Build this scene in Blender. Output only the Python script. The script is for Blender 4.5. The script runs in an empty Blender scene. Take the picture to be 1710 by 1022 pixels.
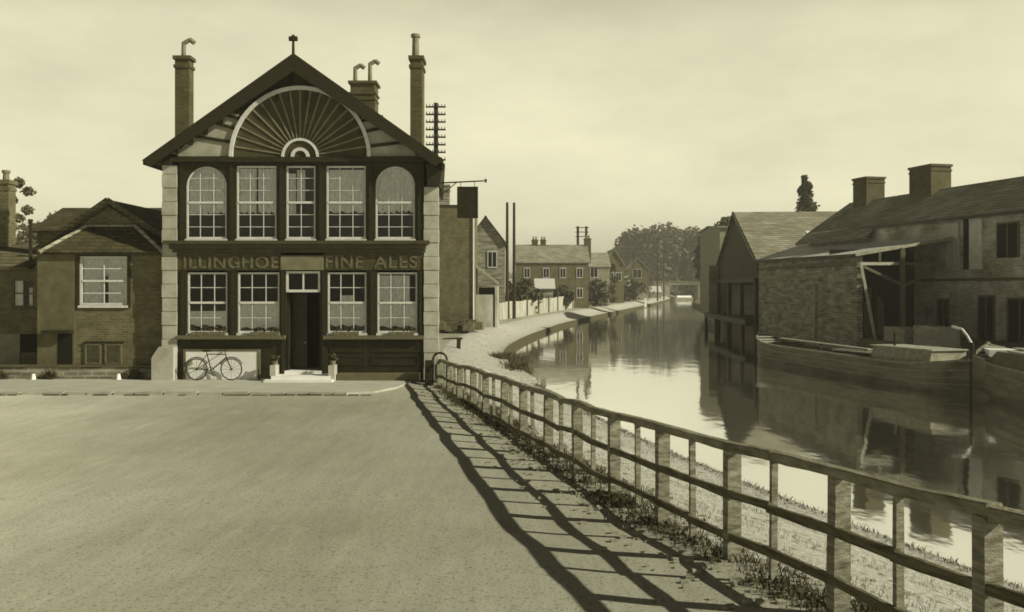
import bpy, math, random
import numpy as np
from mathutils import Vector, Matrix
random.seed(7); rng = np.random.default_rng(7)
PI = math.pi
SC = bpy.context.scene
COL = SC.collection

# ------------------------------------------------------------------ camera, sky, sun, exposure
EYE = 3.0; F = 1500.0; HY = 480.0
cam_d = bpy.data.cameras.new('camera'); cam = bpy.data.objects.new('camera', cam_d); COL.objects.link(cam)
cam.location = (0, 0, EYE); cam.rotation_euler = (PI/2, 0, 0)
cam_d.sensor_width = 36; cam_d.lens = 36*F/1710; cam_d.shift_y = -(511-HY)/1710
cam_d.clip_start = 0.1; cam_d.clip_end = 3000
SC.camera = cam
LT = (1.0, 0.95, 0.655)                      # warm olive cast of the daylight
SUN_EL = math.radians(30.5); SUN_AZ = math.radians(110)   # azimuth from +Y towards +X
w = bpy.data.worlds.new('World'); SC.world = w; w.use_nodes = True
nt = w.node_tree; N = nt.nodes; Lk = nt.links
for n in list(N): N.remove(n)
def nd(t, **k):
    n = N.new(t)
    for a, b in k.items(): setattr(n, a, b)
    return n
out = nd('ShaderNodeOutputWorld'); bg = nd('ShaderNodeBackground')
tc = nd('ShaderNodeTexCoord'); sep = nd('ShaderNodeSeparateXYZ')
Lk.new(tc.outputs['Generated'], sep.inputs[0])
mx = nd('ShaderNodeMath', operation='MAXIMUM'); mx.inputs[1].default_value = 0.02; Lk.new(sep.outputs['Z'], mx.inputs[0])
# Sky Texture's height gradient at one azimuth; ramp and az below reshape it
cmb = nd('ShaderNodeCombineXYZ'); cmb.inputs[0].default_value = -0.6; cmb.inputs[1].default_value = 0.8; Lk.new(mx.outputs[0], cmb.inputs[2])
nrm = nd('ShaderNodeVectorMath', operation='NORMALIZE'); Lk.new(cmb.outputs[0], nrm.inputs[0])
sky = nd('ShaderNodeTexSky'); sky.sky_type = 'NISHITA'; sky.sun_disc = False
sky.sun_elevation = SUN_EL; sky.sun_rotation = SUN_AZ; sky.air_density = 1.0; sky.dust_density = 2.0
Lk.new(nrm.outputs[0], sky.inputs[0])
bw = nd('ShaderNodeRGBToBW'); Lk.new(sky.outputs[0], bw.inputs[0])
ramp = nd('ShaderNodeValToRGB'); Lk.new(sep.outputs['Z'], ramp.inputs[0])
e = ramp.color_ramp.elements
e[0].position = 0.0; e[0].color = (.64,)*3+(1,)
e[1].position = 1.0; e[1].color = (.035,)*3+(1,)
for p, v in ((.06, .70), (.15, .84), (.27, 1.02), (.33, .9), (.39, .3), (.5, .07)):  # bright low band, darkened overhead to weaken the fill light
    q = e.new(p); q.color = (v, v, v, 1)
cn = nd('ShaderNodeTexNoise'); cn.inputs['Scale'].default_value = 3.2; cn.inputs['Detail'].default_value = 7; cn.inputs['Roughness'].default_value = .6
mp = nd('ShaderNodeMapping'); mp.inputs['Scale'].default_value = (1, 1, 2.6); Lk.new(tc.outputs['Generated'], mp.inputs[0]); Lk.new(mp.outputs[0], cn.inputs[0])
mr = nd('ShaderNodeMapRange'); mr.inputs[1].default_value = .3; mr.inputs[2].default_value = .7; mr.inputs[3].default_value = .88; mr.inputs[4].default_value = 1.13; Lk.new(cn.outputs[0], mr.inputs[0])
m1 = nd('ShaderNodeMath', operation='MULTIPLY'); m2 = nd('ShaderNodeMath', operation='MULTIPLY')
az = nd('ShaderNodeMapRange'); az.inputs[1].default_value = -.2; az.inputs[2].default_value = .35; az.inputs[3].default_value = .62; az.inputs[4].default_value = 1.0; Lk.new(sep.outputs['Y'], az.inputs[0])  # sky behind the camera dimmed to cut fill on facing walls
m0 = nd('ShaderNodeMath', operation='MULTIPLY'); Lk.new(bw.outputs[0], m0.inputs[0]); Lk.new(az.outputs[0], m0.inputs[1])
Lk.new(m0.outputs[0], m1.inputs[0]); Lk.new(ramp.outputs[0], m1.inputs[1]); Lk.new(m1.outputs[0], m2.inputs[0]); Lk.new(mr.outputs[0], m2.inputs[1])
tn = nd('ShaderNodeVectorMath', operation='SCALE'); tn.inputs[0].default_value = LT; Lk.new(m2.outputs[0], tn.inputs['Scale'])
m3 = nd('ShaderNodeMath', operation='MULTIPLY'); m3.inputs[1].default_value = 1.5; Lk.new(m2.outputs[0], m3.inputs[0]); Lk.new(m3.outputs[0], tn.inputs['Scale'])
Lk.new(tn.outputs[0], bg.inputs[0]); bg.inputs[1].default_value = 0.15
Lk.new(bg.outputs[0], out.inputs[0])
sl = bpy.data.lights.new('sun', 'SUN'); sl.energy = 5.0; sl.angle = math.radians(.6); sl.color = (1.0, .95, .70)
so = bpy.data.objects.new('sun', sl); COL.objects.link(so)
sd = Vector((math.sin(SUN_AZ)*math.cos(SUN_EL), math.cos(SUN_AZ)*math.cos(SUN_EL), math.sin(SUN_EL)))
so.rotation_euler = sd.to_track_quat('Z', 'Y').to_euler(); so.location = (60, -20, 60)
SC.view_settings.view_transform = 'Standard'; SC.view_settings.look = 'None'
SC.view_settings.exposure = 0.0; SC.view_settings.gamma = 1.0
SC.render.engine = 'CYCLES'
SC.cycles.pixel_filter_type = 'BLACKMAN_HARRIS'; SC.cycles.filter_width = 1.7
SC.cycles.volume_bounces = 1; SC.cycles.max_bounces = 6; SC.cycles.transparent_max_bounces = 8

# ------------------------------------------------------------------ materials
def tint(v):
    s = math.sqrt(max(v, 0))
    return (v, v*min(1, .82+.27*s), v*min(1, .10+1.17*s), 1)
MATS = {}
def mat(name, v, lo=.75, hi=1.25, scale=3, rough=.85, kind='noise', bump=.0, stretch=(1, 1, 1), v2=None, bs=1.0, bsc=6, tone_and_tracks=False, spec=.3, metal=0, spots=None):
    if name in MATS: return MATS[name]
    m = bpy.data.materials.new(name); m.use_nodes = True; t = m.node_tree; n = t.nodes; l = t.links
    b = n['Principled BSDF']; b.inputs['Roughness'].default_value = rough; b.inputs['Specular IOR Level'].default_value = spec; b.inputs['Metallic'].default_value = metal
    c = n.new('ShaderNodeTexCoord'); mp = n.new('ShaderNodeMapping'); mp.inputs['Scale'].default_value = stretch
    l.new(c.outputs['Object'], mp.inputs[0])
    no = n.new('ShaderNodeTexNoise'); no.inputs['Scale'].default_value = scale; no.inputs['Detail'].default_value = 8; no.inputs['Roughness'].default_value = .62
    l.new(mp.outputs[0], no.inputs[0])
    r = n.new('ShaderNodeValToRGB'); l.new(no.outputs[0], r.inputs[0])
    r.color_ramp.elements[0].position = .3; r.color_ramp.elements[1].position = .7
    r.color_ramp.elements[0].color = tint(v*lo); r.color_ramp.elements[1].color = tint(v*hi)
    colr = r.outputs[0]; hsrc = no.outputs[0]
    if kind in ('brick', 'tile'):
        sp = n.new('ShaderNodeSeparateXYZ'); l.new(c.outputs['Object'], sp.inputs[0])
        ad = n.new('ShaderNodeMath'); ad.operation = 'ADD'; l.new(sp.outputs[0], ad.inputs[0]); l.new(sp.outputs[1], ad.inputs[1])
        cb = n.new('ShaderNodeCombineXYZ'); l.new(ad.outputs[0], cb.inputs[0]); l.new(sp.outputs[2], cb.inputs[1])
        bt = n.new('ShaderNodeTexBrick'); l.new(cb.outputs[0], bt.inputs[0])
        bt.inputs['Scale'].default_value = 1; bt.inputs['Brick Width'].default_value = .24*bs; bt.inputs['Row Height'].default_value = .08*bs
        bt.inputs['Mortar Size'].default_value = .009*bs; bt.inputs['Color1'].default_value = (.75,)*3+(1,); bt.inputs['Color2'].default_value = (1.25,)*3+(1,)
        mv = 1.5 if kind == 'brick' else .45
        bt.inputs['Mortar'].default_value = (mv,)*3+(1,); bt.inputs['Bias'].default_value = 0
        mm = n.new('ShaderNodeMix'); mm.data_type = 'RGBA'; mm.blend_type = 'MULTIPLY'; mm.inputs[0].default_value = 1
        l.new(colr, mm.inputs[6]); l.new(bt.outputs['Color'], mm.inputs[7]); colr = mm.outputs[2]
    if spots:
        n2 = n.new('ShaderNodeTexNoise'); n2.inputs['Scale'].default_value = spots[0]; n2.inputs['Detail'].default_value = 4; l.new(mp.outputs[0], n2.inputs[0])
        r2 = n.new('ShaderNodeValToRGB'); l.new(n2.outputs[0], r2.inputs[0]); r2.color_ramp.elements[0].position = spots[1]; r2.color_ramp.elements[1].position = spots[1]+spots[3]
        mm = n.new('ShaderNodeMix'); mm.data_type = 'RGBA'; l.new(r2.outputs[0], mm.inputs[0]); l.new(colr, mm.inputs[6]); mm.inputs[7].default_value = tint(spots[2]); colr = mm.outputs[2]
    if tone_and_tracks:
        # ground turns paler towards the left along a diagonal, edge broken by noise
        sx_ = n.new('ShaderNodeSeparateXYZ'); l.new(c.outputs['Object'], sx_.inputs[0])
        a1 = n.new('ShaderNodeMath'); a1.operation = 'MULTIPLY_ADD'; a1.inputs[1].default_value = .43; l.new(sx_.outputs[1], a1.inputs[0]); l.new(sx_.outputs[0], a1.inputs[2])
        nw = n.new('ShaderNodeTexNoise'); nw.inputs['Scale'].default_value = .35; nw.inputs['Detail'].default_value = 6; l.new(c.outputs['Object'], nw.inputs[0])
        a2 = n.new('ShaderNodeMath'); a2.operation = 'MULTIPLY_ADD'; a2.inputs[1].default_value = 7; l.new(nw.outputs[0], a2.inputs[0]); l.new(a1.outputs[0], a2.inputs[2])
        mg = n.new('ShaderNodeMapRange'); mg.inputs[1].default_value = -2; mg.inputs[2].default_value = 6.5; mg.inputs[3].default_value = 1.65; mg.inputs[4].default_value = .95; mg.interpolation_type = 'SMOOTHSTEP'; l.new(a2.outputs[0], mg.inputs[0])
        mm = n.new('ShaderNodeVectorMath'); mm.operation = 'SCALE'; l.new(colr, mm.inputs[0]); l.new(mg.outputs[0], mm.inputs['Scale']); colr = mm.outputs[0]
        for rz, sx, sy, lo_ in ((.5, 2.6, .12, .94), (-.25, 1.3, .2, .93), (1.45, 6, 1.2, .92)):
            m2_ = n.new('ShaderNodeMapping'); m2_.inputs['Rotation'].default_value = (0, 0, rz); m2_.inputs['Scale'].default_value = (sx, sy, 1); l.new(c.outputs['Object'], m2_.inputs[0])
            n3 = n.new('ShaderNodeTexNoise'); n3.inputs['Scale'].default_value = 1; n3.inputs['Detail'].default_value = 6; n3.inputs['Roughness'].default_value = .7; l.new(m2_.outputs[0], n3.inputs[0])
            r3 = n.new('ShaderNodeValToRGB'); l.new(n3.outputs[0], r3.inputs[0]); r3.color_ramp.elements[0].position = .32; r3.color_ramp.elements[1].position = .68
            r3.color_ramp.elements[0].color = (lo_, lo_, lo_, 1); r3.color_ramp.elements[1].color = (2-lo_,)*3+(1,)
            mm = n.new('ShaderNodeMix'); mm.data_type = 'RGBA'; mm.blend_type = 'MULTIPLY'; mm.inputs[0].default_value = 1; l.new(colr, mm.inputs[6]); l.new(r3.outputs[0], mm.inputs[7]); colr = mm.outputs[2]
    l.new(colr, b.inputs['Base Color'])
    if bump:
        bp = n.new('ShaderNodeBump'); bp.inputs['Strength'].default_value = bump; bp.inputs['Distance'].default_value = .03; nb = n.new('ShaderNodeTexNoise'); nb.inputs['Scale'].default_value = scale*bsc; nb.inputs['Detail'].default_value = 5; l.new(mp.outputs[0], nb.inputs[0]); l.new(nb.outputs[0], bp.inputs['Height']); l.new(bp.outputs[0], b.inputs['Normal'])
    MATS[name] = m; return m

M_road = mat('road_dust', .37, .80, 1.22, .10, .95, bump=.22, bsc=420, tone_and_tracks=True, spots=(26, .55, .20, .14))
M_pave = mat('pavement_stone', .44, .8, 1.15, 2.5, .9, stretch=(.5, 1.5, 1))
M_bank = mat('dry_bank', .58, .5, 1.25, 12, .95, bump=.8, spots=(5, .60, .2, .08))
M_bed = mat('mud', .05)
M_quay = mat('quay_earth', .16, .6, 1.3, 2)
M_grass = mat('grass_blade', .06, .6, 1.6, 2)
M_straw = mat('dry_grass', .52, .6, 1.2, 2)
M_tim = mat('dark_timber', .020, .6, 1.6, 4, .6, stretch=(1, 1, 5))
M_timl = mat('weathered_timber', .13, .55, 1.4, 5, .8, stretch=(4, 4, 1), bump=.4)
M_fence = mat('fence_oak', .24, .3, 1.5, 6, .8, stretch=(1, .4, 4), bump=.6)
M_rail = mat('fence_rail_oak', .12, .35, 1.6, 6, .8, stretch=(1, .4, 4), bump=.6)  # same oak, darkened in colour for the shaded road-facing sides
M_fencet = mat('fence_oak_top', .22, .5, 1.45, 5, .75, stretch=(2, .5, 3), bump=.6)  # same oak, paler in colour for the sunlit upper face
M_white = mat('white_paint', .62, .85, 1.1, 6, .5)
M_cream = mat('stone_dressed', .42, .72, 1.15, 2.2, .85, bump=.2)
M_plas = mat('plaster', .30, .72, 1.15, 1.6, .9)
M_plasd = mat('gable_plaster', .36, .7, 1.2, 2, .9)
M_fan = mat('fan_panel', .065, .6, 1.25, 1.5, .8)
M_rib = mat('fan_rib', .20, .7, 1.2, 3, .7)
M_brick = mat('red_brick', .115, .7, 1.3, 1.5, .9, 'brick')
M_brickd = mat('dark_brick', .22, .3, 1.7, 1.3, .9, 'brick', bs=1.9, stretch=(.5, .5, 3.0))
M_brickl = mat('chimney_brick', .09, .65, 1.25, 1.2, .9, 'brick')
M_tile = mat('roof_tile', .12, .65, 1.35, 1.2, .9, 'tile', bs=1.6)
M_tiled = mat('old_roof_tile', .065, .6, 1.4, 1.5, .9, 'tile', bs=1.6)
M_slate = mat('slate_roof', .31, .7, 1.2, .5, .75, 'tile', bs=2.2)
M_slatel = mat('pale_slate_roof', .34, .75, 1.2, .7, .75, 'tile', bs=2.2)
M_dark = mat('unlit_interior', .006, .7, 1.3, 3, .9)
M_curt = mat('lace_curtain', .88, .6, 1.08, 9, .95, stretch=(3, 1, .8))
M_curtd = mat('net_curtain', .88, .6, 1.1, 12, .95, stretch=(3, 1, .8))
M_board = mat('white_board', .80, .9, 1.05, 2, .7)
M_letter = mat('faded_lettering', .17, .3, 1.2, 8, .6)
M_iron = mat('black_iron', .02, .8, 1.2, 5, .45)
M_pot = mat('clay_pot', .22, .8, 1.2, 5)
M_leaf = mat('foliage', .12, .5, 1.6, .8, .8)
M_leafd = mat('dark_foliage', .065, .5, 1.6, .8, .8)
M_bark = mat('bark', .08)
M_pale = mat('pale_fence_boards', .46, .6, 1.15, 1.4, .9, stretch=(1, 1, .4))
M_hull = mat('tarred_hull', .15, .4, 1.8, 1.4, .55, stretch=(1, .3, 2))
M_gun = mat('worn_gunwale', .30, .6, 1.3, 4, .7)
M_deck = mat('bleached_planks', .42, .6, 1.2, 4, .8, stretch=(3, .5, 1))
M_iron_roof = mat('weathered_iron_sheet', .60, .75, 1.15, 1.5, .45, stretch=(1, 6, 1), spec=.8)
M_canvas = mat('side_cloth', .20, .6, 1.3, 3, .9)
M_stone = mat('rubble', .33, .6, 1.3, 5, .9)
def glass():
    m = bpy.data.materials.new('window_glass'); m.use_nodes = True; t = m.node_tree; n = t.nodes; l = t.links
    for x in list(n): n.remove(x)
    o = n.new('ShaderNodeOutputMaterial'); tr = n.new('ShaderNodeBsdfTransparent'); gl = n.new('ShaderNodeBsdfGlossy'); gl.inputs['Roughness'].default_value = .04
    gl.inputs[0].default_value = (1, 1, 1, 1)
    fr = n.new('ShaderNodeFresnel'); fr.inputs[0].default_value = 1.35; mi = n.new('ShaderNodeMixShader')
    l.new(fr.outputs[0], mi.inputs[0]); l.new(tr.outputs[0], mi.inputs[1]); l.new(gl.outputs[0], mi.inputs[2]); l.new(mi.outputs[0], o.inputs[0]); return m
M_glass = glass()
def water():
    m = bpy.data.materials.new('canal_water'); m.use_nodes = True; t = m.node_tree; n = t.nodes; l = t.links
    for x in list(n): n.remove(x)
    o = n.new('ShaderNodeOutputMaterial'); df = n.new('ShaderNodeBsdfDiffuse'); df.inputs[0].default_value = tint(.16)
    gl = n.new('ShaderNodeBsdfGlossy'); gl.inputs['Roughness'].default_value = .05; gl.inputs[0].default_value = (1, 1, 1, 1)
    lw = n.new('ShaderNodeFresnel'); lw.inputs[0].default_value = 6.0
    c = n.new('ShaderNodeTexCoord'); mp = n.new('ShaderNodeMapping'); mp.inputs['Scale'].default_value = (1, .6, 1); l.new(c.outputs['Object'], mp.inputs[0])
    no = n.new('ShaderNodeTexNoise'); no.inputs['Scale'].default_value = 1.1; no.inputs['Detail'].default_value = 3; l.new(mp.outputs[0], no.inputs[0])
    bp = n.new('ShaderNodeBump'); bp.inputs['Strength'].default_value = .45; bp.inputs['Distance'].default_value = .015; l.new(no.outputs[0], bp.inputs['Height'])
    l.new(bp.outputs[0], gl.inputs['Normal'])
    mi = n.new('ShaderNodeMixShader'); mi.inputs[0].default_value = .92; l.new(df.outputs[0], mi.inputs[1]); l.new(gl.outputs[0], mi.inputs[2]); l.new(mi.outputs[0], o.inputs[0]); return m
M_water = water()

# ------------------------------------------------------------------ mesh helpers
OFF = {}
class MB:
    def __init__(s): s.v = []; s.f = []
    def add(s, vs, fs):
        b = len(s.v); s.v += [tuple(p) for p in vs]; s.f += [tuple(i+b for i in f) for f in fs]; return s
    def box(s, x0, x1, y0, y1, z0, z1):
        return s.add([(x0,y0,z0),(x1,y0,z0),(x1,y1,z0),(x0,y1,z0),(x0,y0,z1),(x1,y0,z1),(x1,y1,z1),(x0,y1,z1)],
                     [(0,3,2,1),(4,5,6,7),(0,1,5,4),(1,2,6,5),(2,3,7,6),(3,0,4,7)])
    def hexa(s, p): return s.add(p, [(0,3,2,1),(4,5,6,7),(0,1,5,4),(1,2,6,5),(2,3,7,6),(3,0,4,7)])
    def beam(s, p, q, wd, ht, up=(0,0,1)):
        p = Vector(p); q = Vector(q); d = (q-p).normalized(); u = Vector(up)
        if abs(d.dot(u)) > .98: u = Vector((0,1,0))
        a = d.cross(u).normalized()*wd/2; b = a.cross(d).normalized()*ht/2
        return s.hexa([p-a-b, p+a-b, q+a-b, q-a-b, p-a+b, p+a+b, q+a+b, q-a+b])
    def tube(s, p, q, r0, r1=None, n=8):
        r1 = r0 if r1 is None else r1
        p = Vector(p); q = Vector(q); d = (q-p).normalized(); u = Vector((0,0,1)) if abs(d.z) < .9 else Vector((1,0,0))
        a = d.cross(u).normalized(); b = a.cross(d); vs = []
        for c, r in ((p, r0), (q, r1)):
            for k in range(n): t = 2*PI*k/n; vs.append(c+a*math.cos(t)*r+b*math.sin(t)*r)
        fs = [(k, (k+1)%n, n+(k+1)%n, n+k) for k in range(n)]+[tuple(range(n))[::-1], tuple(range(n, 2*n))]
        return s.add(vs, fs)
    def path(s, pts, r, n=6):
        for a, b in zip(pts, pts[1:]): s.tube(a, b, r, r, n)
        return s
    def prism(s, pts, y0, y1, ax='y'):       # outline (a,z) extruded along y (or along x)
        n = len(pts)
        if ax == 'y': vs = [(a, y0, z) for a, z in pts]+[(a, y1, z) for a, z in pts]
        else: vs = [(y0, a, z) for a, z in pts]+[(y1, a, z) for a, z in pts]
        return s.add(vs, [tuple(range(n)), tuple(range(2*n-1, n-1, -1))]+[(k, n+k, n+(k+1)%n, (k+1)%n) for k in range(n)])
    def slab(s, a, b, c, d, th):             # quad a b c d (upper face) with thickness downwards
        P = [Vector(q) for q in (a, b, c, d)]; nrm = (P[1]-P[0]).cross(P[3]-P[0]).normalized()
        if nrm.z < 0: nrm = -nrm
        return s.hexa([p-nrm*th for p in P]+P)
    def build(s, name, m, parent=None, smooth=False):
        off = Vector((0,0,0))
        if parent is not None: off = Vector(OFF.get(parent.name, (0,0,0)))
        me = bpy.data.meshes.new(name); me.from_pydata([(x-off.x, y-off.y, z-off.z) for x, y, z in s.v], [], s.f); me.update()
        me.materials.append(m)
        if smooth:
            for p in me.polygons: p.use_smooth = True
        o = bpy.data.objects.new(name, me); COL.objects.link(o)
        if parent is not None: o.parent = parent
        OFF[o.name] = off
        return o
def thing(name, label, cat, loc=(0,0,0), group=None):
    o = bpy.data.objects.new(name, None); COL.objects.link(o); o.location = loc; o.empty_display_size = .2
    o['label'] = label; o['category'] = cat
    if group: o['group'] = group
    OFF[o.name] = Vector(loc); return o
def tag(o, label, cat, group=None, kind=None):
    o['label'] = label; o['category'] = cat
    if group: o['group'] = group
    if kind: o['kind'] = kind
    return o
def struct(o): o['kind'] = 'structure'; return o
def P(x, y, d): return ((x-855)*d/F, EYE-(y-HY)*d/F)      # real size read off the photograph for a thing d metres away

# ------------------------------------------------------------------ ground, banks, water
def curve(pts):
    xs = np.array([p[0] for p in pts], float); ys = np.array([p[1] for p in pts], float)
    g = np.arange(-60, 760, 1.0); v = np.interp(g, xs, ys); k = np.ones(11)/11
    vp = np.concatenate([np.full(5, v[0]), v, np.full(5, v[-1])]); v = np.convolve(vp, k, 'valid')
    return lambda y: float(np.interp(y, g, v))
xl = curve([(-60,31),(-20,18),(0,10.2),(12.8,6.1),(15.8,5.05),(18.75,4.15),(25,2.75),(33,1.4),(41,.2),(46,-.5),(51,-.6),(58,-.1),(68,1.1),(90,4.8),(120,11.6),(187,28),(333,61),(760,150)])
xr = curve([(-60,50),(-20,36),(0,31),(25,27),(33,24),(39,19.4),(43,18.5),(47.7,18.35),(66,18.05),(84,19.4),(120,28),(200,40),(333,70),(760,160)])
Lf = curve([(-60,18.8),(28.8,-2.39),(34,-2.7),(42,-3.3),(51,-3.6),(60,-2.8),(68,-1.8),(90,1.8),(120,8.6),(187,25),(333,58),(760,147)])
zg = lambda y: float(np.interp(y, [-60,0,7.5,11,14,18,26.6,34,50], [.52,.48,.25,.1,.04,-.02,-.12,-.1,0]))
zr = lambda y: float(np.interp(y, [-60,0,7.5,11,14], [.5,.45,.2,.05,.0]))
rows = [-60,-30,-15]+list(np.arange(-8, 60, .5))+list(np.arange(60, 130, 2))+list(np.arange(130, 340, 6))+[360,400,460,540,640,700]
def sheet(name, cols, m):
    mb = MB(); n = None
    for y in rows:
        r = cols(y); n = len(r); mb.v += [(x, y, z) for x, z in r]
    for i in range(len(rows)-1):
        for j in range(n-1): mb.f.append((i*n+j, i*n+j+1, (i+1)*n+j+1, (i+1)*n+j))
    return struct(mb.build(name, m, smooth=True))
LC = [-560,-300,-150,-80,-50,-35,-25,-18,-13,-9,-6,-4,-2.6,-1.4,-.6,0]
def cA(y):
    L = Lf(y); r = []
    for c in LC:
        t = min(1, -c/1.4); z = zg(y)*(1-t)+zr(y)*t; r.append((L+c, z))
    return r
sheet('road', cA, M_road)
BT = [0,.06,.15,.3,.45,.6,.75,.88,.95,1]
def cB(y):
    L = Lf(y); X = xl(y); r = []
    low = -.82 if y < 36 else -.62
    for t in BT:
        s = t*t*(3-2*t); z = zg(y)*(1-s)+low*s+(.05*math.sin(y*1.7+t*9)*math.sin(t*PI) if y < 60 else 0); r.append((L+(X-L)*t, z))
    return r
sheet('canal_bank', cB, M_bank)
def cC(y):
    a = xl(y)+.3; b = xr(y)+.1; return [(a-.3, -.82 if y < 36 else -.62),(a-.27,-1.1),(a,-1.3),(a+1,-1.9),((a+b)/2,-2.2),(b-.5,-1.9),(b,-1.5)]
sheet('canal_bed', cC, M_bed)
def cD(y):
    b = xr(y); q = .3 if y < 110 else -.3
    return [(b+.1,-1.5),(b+.1,q-.02),(b+.5,q),(b+2,q),(b+6,q),(b+15,q),(b+40,q),(b+100,q),(b+250,q),(b+560,q)]
sheet('quay', cD, M_quay)
struct_w = MB()
for i, y in enumerate(rows): struct_w.v += [(xl(y)-.4, y, -1.0), (xr(y)+.3, y, -1.0)]
for i in range(len(rows)-1): struct_w.f.append((2*i, 2*i+1, 2*i+3, 2*i+2))
struct(struct_w.build('canal_water', M_water))
pvp = [(-45, 25.2), (-4.6, 25.2), (-3.9, 25.5), (-3.4, 26.6), (-3.1, 28.86), (-45, 28.86)]
struct(MB().add([(a, b, -.3) for a, b in pvp]+[(a, b, .06) for a, b in pvp], [tuple(range(6))[::-1], tuple(range(6, 12))]+[(k, (k+1) % 6, 6+(k+1) % 6, 6+k) for k in range(6)]).build('pavement', M_pave))
kb = MB(); x = -45
while x < -4.9:
    l = random.uniform(.5, 1.0); kb.box(x, min(x+l, -4.6), 25.02, 25.19, -.3, .085+random.uniform(-.015, .01)); x += l+.05
struct(kb.build('kerb', M_cream))
# gutter grit along the kerb: dark broken line
g = MB(); x = -30
while x < -4:
    l = random.uniform(.1, .7)
    if random.random() < .7: g.box(x, x+l, 24.9, 25.0, -.02, .012+random.random()*.02)
    x += l+.08
struct(g.build('gutter', M_bed))

# ------------------------------------------------------------------ foliage helper
def leaves(mb, c, r, n, s, shell=.55):
    c = np.array(c); d = rng.normal(size=(n, 3)); d /= np.linalg.norm(d, axis=1)[:, None]
    rad = (shell+(1-shell)*rng.random(n))*(1+.12*rng.normal(size=n)); p = c+d*rad[:, None]*np.array(r)
    a = rng.normal(size=(n, 3)); a /= np.linalg.norm(a, axis=1)[:, None]
    b = np.cross(a, rng.normal(size=(n, 3))); b /= np.linalg.norm(b, axis=1)[:, None]
    sz = s*(.6+.8*rng.random(n))[:, None]; a = a*sz; b = b*sz*.7
    k = len(mb.v); q = np.stack([p-a, p-b*.8, p+a, p+b], 1).reshape(-1, 3)
    mb.v += [tuple(t) for t in q.tolist()]; mb.f += [(k+4*i, k+4*i+1, k+4*i+2, k+4*i+3) for i in range(n)]
def tree(name, label, cat, x, y, h, wd, m=None, trunk=.18, lobes=14, n=170, s=.4, group=None, shape='round'):
    t = thing(name, label, cat, (x, y, 0), group); mb = MB()
    h0 = h*trunk
    for k in range(lobes):
        f = (k+.5)/lobes
        if shape == 'elm': rr = wd/2*(.9 if f < .75 else math.sqrt(max(.1, 1-((f-.75)/.3)**2))*.9); a = k*2.4; o = rr*random.uniform(.4, .8); lr = wd*random.uniform(.2, .3)
        elif shape == 'cone': rr = wd/2*(1-f)**.7+.35; a = k*2.4; o = rr*random.uniform(.2, .5); lr = rr*random.uniform(.45, .6)
        else: rr = wd/2*math.sqrt(max(.05, 1-(2*f-1)**2)); a = k*2.4; o = rr*random.uniform(.35, .85); lr = wd*random.uniform(.13, .27)
        z = h0+(h-h0-lr*.8)*f
        leaves(mb, (x+math.cos(a)*o, y+math.sin(a)*o, z+(.3*lr if shape!='cone' else 0)), (lr, lr, lr*(.8 if shape != 'cone' else 1.1)), n, s)
    mb.build('crown', m or M_leaf, t)
    tr = MB().tube((x, y, -.6), (x, y, h*.55), wd*.035+.06, wd*.02+.03, 8)
    for k in range(5):
        a = k*1.3; z0 = h*(.2+.07*k); tr.tube((x, y, z0), (x+math.cos(a)*wd*.25, y+math.sin(a)*wd*.25, z0+h*.2), wd*.014+.03, .02, 5)
    tr.build('trunk', M_bark, t); return t

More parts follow.
